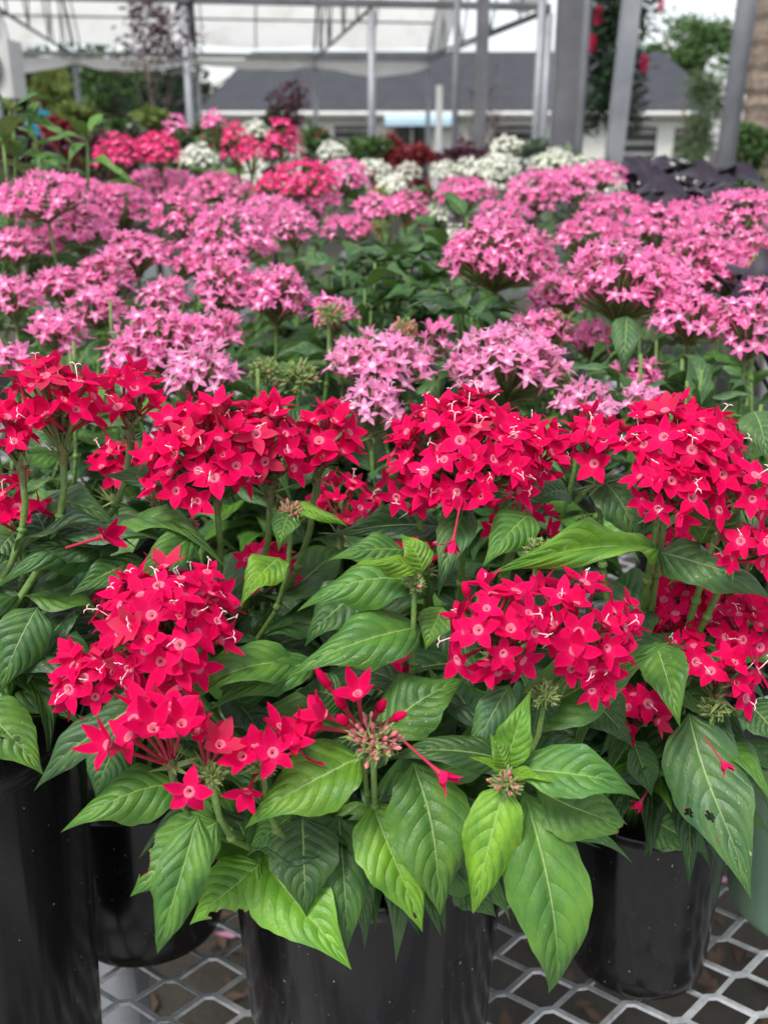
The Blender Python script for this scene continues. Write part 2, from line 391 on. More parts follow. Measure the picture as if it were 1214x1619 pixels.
# ------------------------------------------------------------------ unit leaf meshes
def leaf_width(t, k):
    # 0..1 half-width profile, ovate-lanceolate with a drawn-out tip
    a = math.sin(math.pi * min(1, t) ** k) if t < 1 else 0
    a = max(a, 0) ** 0.95
    tip = 1 - max(0, (t - 0.5) / 0.5) ** 1.1 * 0.48
    base = min(1, t / 0.10) ** 0.6
    return a * tip * (0.15 + 0.85 * base) if t > 0.012 else 0.03
def leaf_mesh(name, bow=0.12, side=0.03, fold=0.18, edge=0.25, wave=0.03, k=0.72, seed=0, nl=62, nw=16, amp=0.009, tipdrop=0.0, twist=0.0, bites=()):
    rs = random.Random(seed); ph = rs.uniform(0, 6); ph2 = rs.uniform(0, 6); kk = rs.uniform(7, 12)
    mb = MB(); chew = []
    ids = {}
    for i in range(nl + 1):
        t = i / nl
        cz = bow * 4 * t * (1 - t) - tipdrop * max(0, t - .6) ** 2 * 4
        cx = side * math.sin(math.pi * t) + side * 0.5 * math.sin(2 * math.pi * t)
        hw = 0.5 * leaf_width(t, k) * (1 + 0.03 * math.sin(kk * 3 * t + ph2)); tw = twist * (t - .4)
        for j in range(-nw // 2, nw // 2 + 1):
            u = j / (nw / 2); au = abs(u)
            phs = (t - 0.27 * au ** 1.45) * 8 + .25 + (.42 if u > 0 else 0)
            q = abs(math.sin(math.pi * phs)) ** 0.6 * amp * (1 - au ** 3) * min(1, au * 4) * min(1, (1 - t) * 4) 
            zz = q + (fold * au - edge * au * au) * hw * 0.55 + wave * math.sin(kk * t + ph + (0 if u > 0 else 1.7)) * au ** 2 * hw * 2
            xx = u * hw * (1 + 0.012 * math.sin(60 * t + j))
            x2 = xx * math.cos(tw) - zz * math.sin(tw) * 2.5; z2 = zz * math.cos(tw) + xx * math.sin(tw) * 0.4
            ids[i, j] = len(mb.v)
            mb.v.append(Vector((cx + x2, t, cz + z2)))
            cw = 0.0; dead = False
            for (bu, bt, br) in bites:
                nn = 1 + 0.45 * noise.noise(Vector((u * 2.2, t * 7, seed)))
                d = math.hypot((u - bu) * 0.40 * max(.12, leaf_width(min(t, .99), k)), (t - bt)) / (br * nn)
                if d < 1: dead = True
                cw = max(cw, min(1, max(0, (1.28 - d) / 0.25)))
            chew.append((cw, dead))
    for i in range(nl):
        for j in range(-nw // 2, nw // 2):
            q = (ids[i, j], ids[i, j+1], ids[i+1, j+1], ids[i+1, j])
            if sum(chew[a][1] for a in q) >= 2: continue
            f = lambda a: (((a % (nw + 1)) / nw), (a // (nw + 1)) / nl)
            mb.face(q, 0, [f(a) for a in q])
    me = mb.mesh(name, M_LEAF)
    at = me.attributes.new('chew', 'FLOAT', 'POINT'); at.data.foreach_set('value', [min(1, c[0]) for c in chew])
    return me
LEAVES = []
for i in range(10):
    rs = random.Random(100 + i)
    LEAVES.append(leaf_mesh('leaf_blade', bow=rs.uniform(.06, .17), side=rs.uniform(-.05, .05), fold=rs.uniform(.1, .5), edge=rs.uniform(.05, .5),
                  wave=rs.uniform(.04, .11), k=rs.uniform(.58, .68), seed=i, tipdrop=rs.uniform(0, .25), twist=rs.uniform(-.5, .5)))
SMALL = [leaf_mesh('small_leaf_blade', bow=rnd(.06, .2), side=rnd(-.05, .05), fold=.4, edge=.2, wave=.05, k=.64, seed=30 + i, nl=18, nw=6, amp=.012, tipdrop=.2, twist=rnd(-.5, .5)) for i in range(6)]
BIT = {
    'a': leaf_mesh('bitten_leaf_blade', .08, .02, .2, .2, .05, .64, 41, 60, 26, bites=((0.95, .70, .10), (.95, .56, .05))),
    'b': leaf_mesh('bitten_leaf_blade', .08, -.02, .2, .2, .05, .64, 42, 60, 26, bites=((-.9, .62, .09), (-.75, .72, .05), (-.95, .5, .05))),
    'c': leaf_mesh('bitten_leaf_blade', .10, .05, .2, .3, .04, .62, 43, 60, 26, bites=((0.1, 1.02, .13), (.5, .93, .10))),
    'd': leaf_mesh('bitten_leaf_blade', .06, .02, .3, .2, .05, .64, 44, 60, 26, bites=((0.3, .86, .016),)),
    'e': leaf_mesh('bitten_leaf_blade', .08, .05, .2, .2, .05, .64, 45, 60, 26, bites=((.35, .55, .025), (.8, .5, .022), (.6, .68, .012))),
    'f': leaf_mesh('bitten_leaf_blade', .08, .02, .2, .2, .05, .62, 46, 60, 26, bites=((.2, .45, .03), (-.1, .55, .028))),
}
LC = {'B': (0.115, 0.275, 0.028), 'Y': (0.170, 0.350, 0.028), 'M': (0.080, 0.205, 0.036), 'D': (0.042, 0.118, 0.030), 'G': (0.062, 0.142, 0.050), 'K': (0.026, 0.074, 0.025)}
def jit(c, a=0.18):
    f = 1 + rnd(-a, a); g = 1 + rnd(-a, a) * 0.4
    return (c[0] * f * g, c[1] * f, c[2] * f / g, 1)
def put_leaf(plant, b, t, width, col, me=None, nrm=None, name='leaf'):
    """leaf from base point b to tip point t"""
    y = t - b; L = y.length; y.normalize()
    n = nrm if nrm is not None else (UP * 0.75 + (CAM - b).normalized() * 0.5)
    n = n - y * n.dot(y)
    if n.length < 1e-3: n = y.orthogonal()
    n.normalize(); x = y.cross(n)
    M = Matrix((x, y, n)).transposed().to_4x4()
    M = Matrix.Translation(b) @ M @ Matrix.Diagonal((width, L, L, 1))
    o = link(name, me or random.choice(LEAVES), M, plant, plant.location)
    o.color = jit(LC[col] if isinstance(col, str) else col)
    return o

# ------------------------------------------------------------------ florets: five pointed petals, throat, tube, forked stigma
def floret_mesh(kind, colour, seed):
    rs = random.Random(seed); mb = MB(); Rr = 0.5
    cup = {'open': rs.uniform(.1, .42), 'flat': rs.uniform(-.25, .08), 'half': rs.uniform(.65, 1.0), 'bud': 1.3}[kind]
    tl = 0.85
    if kind != 'bud':
        for p in range(5):
            a = 2 * math.pi * p / 5 + rs.uniform(-.10, .10); ca, sa = math.cos(a), math.sin(a)
            c0 = cup + rs.uniform(-.32, .32); bend = rs.uniform(-.8, .3); ln = Rr * rs.uniform(.92, 1.08); tws = rs.uniform(-.25, .25)
            wf = rs.uniform(.86, 1.06) * (1.12 if colour == 'red' else .82)
            prof = [(q0, q1 * wf) for (q0, q1) in [(0.10, .062), (0.26, .108), (0.46, .128), (0.66, .102), (0.86, .050), (1.0, .004)]]
            n0 = len(mb.v); zz = 0; rr = 0.10 * Rr; prev = 0.10
            for (s, hw) in prof:
                an = c0 + bend * (s - .2) 
                ds = (s - prev) * ln; rr += ds * math.cos(an); zz += ds * math.sin(an); prev = s
                for e in (-1, 0, 1):
                    y = e * hw * 2 * Rr; z = zz + (0.022 if e else 0.0) * (1 if s > .2 else .3) + e * tws * hw * (s)
                    mb.v.append(Vector((ca * rr - sa * y, sa * rr + ca * y, z)))
            for i in range(len(prof) - 1):
                for e in range(2):
                    q = (n0 + i*3 + e, n0 + (i+1)*3 + e, n0 + (i+1)*3 + e + 1, n0 + i*3 + e + 1)
                    mb.face(q, 0, [(prof[i][0], e/2), (prof[i+1][0], e/2), (prof[i+1][0], (e+1)/2), (prof[i][0], (e+1)/2)])
        # throat: hairy ring with dimple
        mb.lathe([(0.115, 0.012), (0.092, 0.030), (0.06, 0.014), (0.02, -0.04)], 10, 1)
        # stigma with two curled lobes
        if rs.random() < 0.8:
            lean = Vector((rs.uniform(-.12, .12), rs.uniform(-.12, .12), 0)); h = rs.uniform(.16, .30)
            mb.tube([(0, 0, -0.04), lean * .5 + UP * h * .5, lean + UP * h], [.010, .010, .012], 5, 3)
            d = Vector((rs.uniform(-1, 1), rs.uniform(-1, 1), 0)).normalized()
            for s in (-1, 1):
                mb.tube([lean + UP * h, lean + d * s * .06 + UP * (h + .035), lean + d * s * .12 + UP * (h + .015)], [.012, .012, .006], 5, 3)
        top = .0
    else:
        mb.lathe([(0.045, -0.08), (0.085, 0.02), (0.095, 0.12), (0.06, 0.24), (0.004, 0.30)], 7, 0)
        for i in range(len(mb.f)): mb.uv[i] = [(0.7, .5)] * 4
    mb.lathe([(0.10, 0.002), (0.065, -0.07), (0.042, -0.2), (0.034, -0.5), (0.030, -tl)], 7, 2)
    return mb.mesh('floret_' + colour, list(PET[colour]))
FLOR = {}
for ci, c in enumerate(PET):
    FLOR[c] = [(floret_mesh(k, c, 17 * ci + i), wgt) for i, (k, wgt) in enumerate((('open', 3), ('open', 3), ('flat', 1.5), ('open', 2), ('open', 3), ('half', 3 if c == 'red' else 6), ('half', 3 if c == 'red' else 6), ('bud', .5), ('open', 3), ('half', 2.5)))]
def pick_floret(c):
    ms = FLOR[c]; x = rnd(0, sum(q for _, q in ms))
    for m_, q in ms:
        x -= q
        if x <= 0: return m_
    return ms[0][0]

HEADS = []       # (projected box, Y) used to keep filler leaves from growing through a flower head
def frame_from(z):
    z = z.normalized(); x = z.orthogonal().normalized(); y = z.cross(x)
    return x, y, z
def flower_head(plant, px, py, Y, wpx, hpx, colour='red', axis=(0, -.1, 1), D=None, dens=1.0, psi=100, tube=1.0, join=False, lift=None, center=None):
    lift = lift if lift is not None else (.25 if -axis[1] > .45 else (.6 if colour == 'red' else .85))
    c = center if center is not None else P(px, py, Y)
    D = D or (0.0285 if colour == 'red' else 0.0245)
    W = px2m(wpx, c) / 2 - D * 0.33; H = px2m(hpx, c)
    ax = Vector(axis).normalized()
    X, Yv, Z = frame_from(ax)
    Rx = max(W, 0.015); Rz = max(0.62 * H - D * .2, 0.012)
    Cd = c - ax * Rz * 0.42
    B = Cd - ax * (Rz * 0.55 + 0.012)
    area = 2 * math.pi * Rx * (Rx + Rz) / 2 * (1 - math.cos(R(psi)))
    n = max(7, int(dens * area / (D * D * (.225 if colour == 'red' else .26))))
    hm = MB(); spots = []
    gold = math.pi * (3 - math.sqrt(5)); a0 = rnd(0, 6.28)
    for i in range(n):
        cz = 1 - (1 - math.cos(R(psi))) * (i + .5) / n
        ps = math.acos(max(-1, min(1, cz))) + rnd(-.09, .09); a = a0 + gold * i + rnd(-.16, .16)
        h = X * math.cos(a) + Yv * math.sin(a)
        rr = 1 + rnd(-.18, .09)
        pos = Cd + h * (Rx * math.sin(ps) * rr) + ax * (Rz * math.cos(ps) * rr + (rnd(-.004, .004)))
        nr = (h * math.sin(ps) + ax * (math.cos(ps) * 1.0 + lift)).normalized()
        if nr.dot((CAM - pos).normalized()) < -0.30 and random.random() < 0.75: continue
        nr = (nr + Vector((rnd(-.3, .3), rnd(-.3, .3), rnd(-.2, .3)))).normalized()
        spots.append((pos, nr, D * rnd(.76, 1.16)))
    for (pos, nr, s) in spots:
        e = pos - nr * (s * .80 * tube)
        mid = (B + e) * .5 + ax * 0.002
        if not join or random.random() < .4:
            hm.tube([B, mid, e, e + nr * .006], [.0013, .0012, .0017, .0022], 5, 0, cap=False)
            for q in range(3):
                sd_ = frame_from(nr)[0] * math.cos(q * 2.1) + frame_from(nr)[1] * math.sin(q * 2.1)
                n0 = len(hm.v); hm.v += [e + sd_ * .002, e + sd_ * .002 + nr.cross(sd_) * .0016, e + sd_ * .0055 + nr * .006]; hm.face((n0, n0+1, n0+2), 1)
    hm.lathe([(0.0018, -0.012), (0.0026, -0.004), (0.0036, 0.002), (0.0028, .006), (0.0005, .008)], 8, 0, c=B)
    for q in range(int(10)):
        h = X * math.cos(q * 2.4) + Yv * math.sin(q * 2.4); n0 = len(hm.v)
        hm.v += [B + h * .003, B + h * .003 + ax.cross(h) * .003, B + h * rnd(.012, .022) + ax * rnd(-.004, .012)]; hm.face((n0, n0+1, n0+2), 1)
    if join:
        jm = MB(); mats = list(PET[colour])
    ho = hm.build('flower_head', [M_PED, M_BUDG], plant, origin=B); ho.location = B - plant.location
    if join:
        vs, fs, ms, uvs = [], [], [], []
        for (pos, nr, s) in spots:
            me = pick_floret(colour); q = nr.to_track_quat('Z', 'Y').to_matrix() @ Matrix.Rotation(rnd(0, 6.28), 3, 'Z')
            n0 = len(jm.v); ul = me.uv_layers.active
            jm.v += [q @ v.co * s + pos for v in me.vertices]
            for p_ in me.polygons:
                if p_.material_index > 1: continue
                jm.face([n0 + a for a in p_.vertices], p_.material_index, [tuple(ul.data[li].uv) for li in p_.loop_indices])
        jo = jm.build('floret_mass', mats, ho, origin=B); jo.location = (0, 0, 0); jo['kind'] = 'stuff'
    else:
        for (pos, nr, s) in spots:
            q = nr.to_track_quat('Z', 'Y').to_matrix().to_4x4() @ Matrix.Rotation(rnd(0, 6.28), 4, 'Z')
            link('floret', pick_floret(colour), Matrix.Translation(pos) @ q @ Matrix.Diagonal((s, s, s * tube, 1)), ho, B)
    bx = proj(c)
    HEADS.append((bx[0], bx[1], wpx / 2, hpx / 2, Y))
    return B, ax

def bud_head(plant, px, py, Y, rpx, pink=0.3, n=70, center=None, long=1.0):
    """tight green cluster of unopened buds and pointed sepals"""
    c = center if center is not None else P(px, py, Y); r = px2m(rpx, c); mb = MB()
    B = c - UP * r * .7
    for i in range(n):
        d = Vector((random.gauss(0, 1), random.gauss(0, 1), random.gauss(.5, .8))).normalized()
        q = r * rnd(.55, 1.1); e = B + UP * r * .2 + Vector((d.x, d.y, d.z * .9)) * q
        m_ = 1 if random.random() < pink else 0
        b0 = B + (e - B) * .35
        mb.tube([b0, b0 + (e - b0) * .55, b0 + (e - b0) * .82, e], [.0007, .001, r * (.10 if m_ else .075), .0004], 5, m_, cap=False)
        for s in range(2):
            h = d.orthogonal(); h.rotate(Matrix.Rotation(s * 2.5 + i, 3, d)); n0 = len(mb.v); p0 = b0 + (e - b0) * rnd(.5, .75)
            mb.v += [p0, p0 + d.cross(h) * r * .10, p0 + h * r * .26 * long + d * r * .22 * long]; mb.face((n0, n0+1, n0+2), 0)
    ho = mb.build('bud_head', [M_BUDG, M_BUDP], plant, origin=B); ho.location = B - plant.location
    return B, UP

def bez(a, b, c, d, n):
    return [a * (1-t)**3 + b * 3*t*(1-t)**2 + c * 3*t*t*(1-t) + d * t**3 for t in [i / n for i in range(n + 1)]]
def stem(plant, B, soil, r=0.0026, ax=UP):
    r *= .88
    k = (B - soil).length
    pts = bez(soil, soil + UP * k * .40, B - (ax * .5 + UP) * k * .28, B, 12)
    mb = MB(); mb.tube(pts, [r * (1.25 - .45 * i / 12) for i in range(13)], 7)
    for i in (5, 8, 10):
        p, q = pts[i], pts[i + 1]; mb.tube([p, p + (q - p) * .1, p + (q - p) * .2], [r * .8, r * 1.45, r * .8], 7)
    so = mb.build('stem', M_STEM, plant, origin=soil); so.location = soil - plant.location
    return pts
def blocked(p, q):
    for f in (.35, .7, 1.0):
        m_ = p + (q - p) * f; x, y = proj(m_); Y = m_.y
        for (hx, hy, hw, hh, hY) in HEADS:
            if Y < hY + .02 and abs(x - hx) < hw * .92 and abs(y - hy) < hh * .85: return True
    return False
def stem_leaves(plant, pts, size, cols, lo=3, hi=12, droop=(-55, 25), me=None, skip=0.0, every=1, zmin=BZ + .04, ymin=-9):
    az = rnd(0, 6.28)
    for i in range(lo, hi, every):
        b = pts[i]; az += math.pi / 2 + rnd(-.4, .4); f = i / 12
        for s in (0, math.pi):
            if random.random() < skip: continue
            for tr in range(4):
                a = az + s + rnd(-.35, .35) + tr * .5
                el = R(droop[0] + (droop[1] - droop[0]) * f + rnd(-18, 18)); L = size * rnd(.75, 1.15) * (1.0 - .38 * max(0, f - .6) / .4)
                d = Vector((math.cos(a) * math.cos(el), math.sin(a) * math.cos(el), math.sin(el)))
                t = b + d * L
                if t.z < zmin: t.z = zmin + rnd(0, .02)
                if blocked(b, t) or (t.y < ymin): continue
                put_leaf(plant, b, t, L * rnd(.34, .44), random.choice(cols), me and random.choice(me), (UP + Vector((rnd(-.3, .3), rnd(-.3, .3), 0))))
                break

# ------------------------------------------------------------------ pots
def pot_mesh(name, w, h, mat, k=64):
    r = w / 2; rb = r * .80; mb = MB()
    lip = .055 * w
    prof = [(0.0, .004), (rb - .012, .004), (rb - .006, .0), (rb - .002, .001), (rb, .006), (rb + (r - rb) * .08, h * .10), (r * .965, h - lip - .003), (r * .972, h - lip),
            (r * .998, h - lip + .002), (r, h - lip + .005), (r * 1.004, h - .005), (r * 1.0, h - .001), (r * .985, h), (r * .965, h - .003), (r * .955, h - lip), (r * .93, h - .16 * h), (r * .92, h - .3 * h)]
    mb.lathe(prof, k)
    return mb.mesh(name, mat)
SOILC = {}
def pot(x, y, w, h, label, mat=M_POT, tilt=(0, 0), z=BZ, soil=True, group='plastic pots on the bench'):
    p = empty('nursery_pot', (x, y, z), label, 'pot', group); p.rotation_euler = (R(tilt[0]), R(tilt[1]), rnd(0, .1))
    link('pot_wall', pot_mesh('pot_wall', w, h, mat), Matrix.Identity(4), p, (0, 0, 0))
    mb = MB(); r = w / 2 * .945
    for i in range(5):
        pass
    mb.lathe([(r, h * .86), (r * .7, h * .875), (r * .35, h * .88), (0.001, h * .885)], 28)
    for v in mb.v: v.z += rnd(-.003, .003)
    link('soil', mb.mesh('soil', M_SOIL), Matrix.Identity(4), p, (0, 0, 0))
    top = p.rotation_euler.to_matrix() @ Vector((0, 0, h * .87)) + Vector((x, y, z))
    return top

def plant(label, soil, cat='plant', group=None, name='pentas_plant'):
    return empty(name, soil, label, cat, group)

# ================================================================== front row: red pentas
g_red = 'red flowering plants in the front row'
top_front = pot(-0.011, 0.580, .218, .206, 'glossy black nursery pot at the front centre with long leaves hanging over its rim', tilt=(-13, 0))
rp = PZ(1003, 1510, BZ)
top_right = pot(rp.x, rp.y, .150, .165, 'dusty black pot standing on the mesh, front centre-right, beside the green pot', tilt=(-6, 1))
gp = PZ(1275, 1425, BZ)
top_green = pot(gp.x, gp.y, .19, .18, 'pale green plastic pot at the right edge', M_POTG)
lp = PZ(238, 1455, BZ)
top_midl = pot(lp.x, lp.y, .172, .165, 'black pot in shadow between the big front pot and the left-edge pot', tilt=(-6, 0))
top_left = pot(-0.302, 0.550, .210, .352, 'large black pot cut off by the left edge')
top_back = pot(0.03, 0.86, .165, .165, 'black pot hidden in leaves behind the front centre pot')

FR = plant('crimson flowering plant in the front centre pot, long bright leaves drooping over the rim', top_front, group=g_red)
RT = plant('crimson flowering plant in the dusty pot on the right, bitten dark leaf hanging low', top_right, group=g_red)
ML = plant('crimson flowering plant with the widest front cluster, in the shadowed middle-left pot', top_midl, group=g_red)
LF = plant('crimson flowering plant cut off by the left edge', top_left, group=g_red)
BK = plant('crimson flowering plant behind the centre, its round cluster above the bristly green bud', top_back, group=g_red)

def sp(c, r=.03): return c + Vector((rnd(-r, r), rnd(-r, r), 0))
red_stems = []
def RH(pl, top, *a, r=.0030, **k):
    B, ax = flower_head(pl, *a, **k); red_stems.append((pl, B, sp(top), r, ax))
# front plant
RH(FR, top_front, 245, 985, .50, 250, 175, axis=(-.25, -.75, 1), dens=.95)
RH(FR, top_front, 135, 1070, .50, 140, 160, axis=(-.7, -.55, .8), dens=1.0)
RH(FR, top_front, 310, 935, .53, 120, 100, axis=(.1, -.5, 1), dens=.85)
RH(FR, top_front, 785, 985, .485, 205, 165, axis=(-.1, -.75, 1), dens=.75)
RH(FR, top_front, 925, 975, .50, 215, 140, axis=(.2, -.6, 1), dens=.72)
RH(FR, top_front, 935, 1060, .49, 110, 60, axis=(.4, -.9, .5), dens=.55)
def loose_head(pl, top, bx, by, bY, items, colour='red'):
    """open, nearly finished cluster: a few long-tubed florets from one point"""
    B = P(bx, by, bY); hm = MB()
    for q in range(14):
        a = q * 2.4; h = Vector((math.cos(a), math.sin(a), rnd(-.2, 1.2))).normalized(); n0 = len(hm.v); sdv = h.orthogonal() * .0014
        hm.v += [B - sdv, B + sdv, B + h * rnd(.009, .018)]; hm.face((n0, n0+1, n0+2), 1)
    hm.lathe([(0.0016, -0.012), (0.0024, -0.004), (0.0030, 0.002), (0.0010, .006)], 8, 0, c=B)
    ho = hm.build('flower_head', [M_PED, M_BUDG], pl, origin=B); ho.location = B - pl.location
    for (x, y, Y, kind) in items:
        p = P(x, y, Y); d = p - B; L = d.length; dn = d.normalized(); D = .029 * rnd(.92, 1.08)
        me = FLOR[colour][{'o': 0, 'p': 4, 'f': 2, 'h': 5, 'b': 7}[kind]][0]
        M = Matrix.Translation(p) @ dn.to_track_quat('Z', 'Y').to_matrix().to_4x4() @ Matrix.Rotation(rnd(0, 6.28), 4, 'Z') @ Matrix.Diagonal((D, D, max(D * .8, min(L / .86, D * 1.6)), 1))
        link('floret', me, M, ho, B)
    red_stems.append((pl, B, sp(top), .002, UP))
loose_head(FR, top_front, 272, 1212, .455, ((172, 1178, .43, 'o'), (212, 1138, .435, 'p'), (243, 1152, .425, 'o'), (272, 1118, .44, 'f'), (288, 1145, .43, 'o'), (205, 1165, .445, 'p'), (258, 1130, .45, 'h'), (230, 1120, .45, 'o')))
loose_head(FR, top_front, 330, 1222, .450, ((348, 1178, .43, 'o'), (300, 1252, .405, 'f'), (312, 1158, .44, 'h'), (330, 1160, .46, 'o')))
loose_head(FR, top_front, 415, 1208, .455, ((384, 1196, .43, 'o'), (432, 1190, .43, 'p'), (392, 1252, .435, 'h'), (455, 1172, .44, 'o'), (470, 1160, .45, 'h'), (478, 1186, .45, 'o'), (445, 1150, .455, 'p'), (405, 1180, .45, 'h')))
loose_head(FR, top_front, 575, 1160, .460, ((566, 1098, .445, 'o'), (518, 1082, .455, 'b'), (512, 1130, .45, 'h'), (542, 1115, .45, 'b'), (545, 1140, .44, 'b'), (600, 1120, .455, 'b'), (498, 1150, .46, 'h'), (625, 1135, .455, 'b')))
# middle-left plant: the wide cluster
RH(ML, top_midl, 320, 695, .60, 225, 165, axis=(-.1, -.30, 1))
RH(ML, top_midl, 425, 690, .61, 150, 160, axis=(.05, -.30, 1))
RH(ML, top_midl, 520, 680, .63, 130, 130, axis=(.25, -.15, 1))
RH(ML, top_midl, 545, 785, .72, 135, 80, axis=(.1, .1, 1), dens=.8)
RH(ML, top_midl, 425, 890, .66, 120, 75, axis=(.1, -.2, 1), dens=.7)
RH(ML, top_midl, 178, 945, .62, 80, 50, axis=(-.2, -.1, 1), dens=.8)
# left plant
RH(LF, top_left, 85, 620, .60, 170, 140, axis=(-.05, .05, 1))
RH(LF, top_left, 212, 618, .64, 105, 105, axis=(.15, .05, 1))
RH(LF, top_left, 10, 680, .58, 80, 90, axis=(-.2, -.1, 1))
RH(LF, top_left, 182, 725, .72, 80, 95, axis=(.1, 0, 1))
RH(LF, top_left, 18, 790, .60, 85, 90, axis=(-.1, -.2, 1))
RH(LF, top_left, 15, 940, .64, 90, 60, axis=(-.1, -.2, 1), dens=.6)
# back plant: round cluster in the middle
RH(BK, top_back, 735, 695, .60, 270, 175, axis=(-.05, -.32, 1))
RH(BK, top_back, 845, 705, .62, 130, 130, axis=(.2, -.2, 1))
RH(BK, top_back, 645, 765, .62, 110, 75, axis=(-.3, -.6, .8), dens=.8)
RH(BK, top_back, 820, 815, .66, 140, 70, axis=(.1, -.3, 1), dens=.6)
RH(BK, top_back, 670, 870, .70, 90, 50, axis=(-.1, -.3, 1), dens=.6)
RH(BK, top_back, 605, 1050, .62, 110, 50, axis=(0, -.3, 1), dens=.6)
# right plant
RH(RT, top_right, 1085, 690, .60, 215, 150, axis=(.1, -.25, 1))
RH(RT, top_right, 940, 690, .63, 120, 110, axis=(-.2, -.1, 1))
RH(RT, top_right, 1060, 770, .58, 150, 95, axis=(0, -.7, .8), dens=.75)
RH(RT, top_right, 1185, 775, .57, 105, 130, axis=(.3, -.5, .9), dens=.8)
RH(RT, top_right, 1190, 865, .56, 90, 60, axis=(.2, -.8, .6), dens=.6)
RH(RT, top_right, 1100, 930, .68, 190, 120, axis=(.1, -.3, 1), dens=.9)
RH(RT, top_right, 1165, 1060, .56, 110, 95, axis=(.2, -.4, 1), dens=.6)
RH(RT, top_right, 1085, 1030, .60, 70, 90, axis=(-.3, -.5, .9), dens=.7)
RH(RT, top_right, 1010, 1125, .58, 80, 95, axis=(.0, -.7, .6), dens=.7)
RH(RT, top_right, 1080, 870, .66, 120, 45, axis=(.1, -.3, 1), dens=.5)
RH(RT, top_right, 1190, 985, .60, 140, 110, axis=(.2, -.4, 1), dens=.8)
RH(RT, top_right, 1060, 985, .62, 110, 90, axis=(-.2, -.4, 1), dens=.8)

for (pl, px, py, Y, r, pk) in ((ML, 460, 800, .60, 30, .45), (BK, 850, 858, .55, 27, .05), (FR, 655, 912, .52, 22, .05), (FR, 800, 1225, .43, 30, .3),
                               (LF, 172, 828, .62, 18, .3), (ML, 292, 825, .63, 26, .3), (FR, 590, 1150, .45, 48, .65), (BK, 930, 820, .66, 22, .1),
                               (FR, 335, 1215, .435, 26, .0), (FR, 415, 1205, .44, 24, .0), (FR, 862, 1085, .49, 30, .0), (RT, 1130, 1110, .57, 26, .0), (ML, 250, 780, .64, 24, .5)):
    B, ax = bud_head(pl, px, py, Y, r, pk)
    red_stems.append((pl, B, sp(pl.location), .0024, ax))

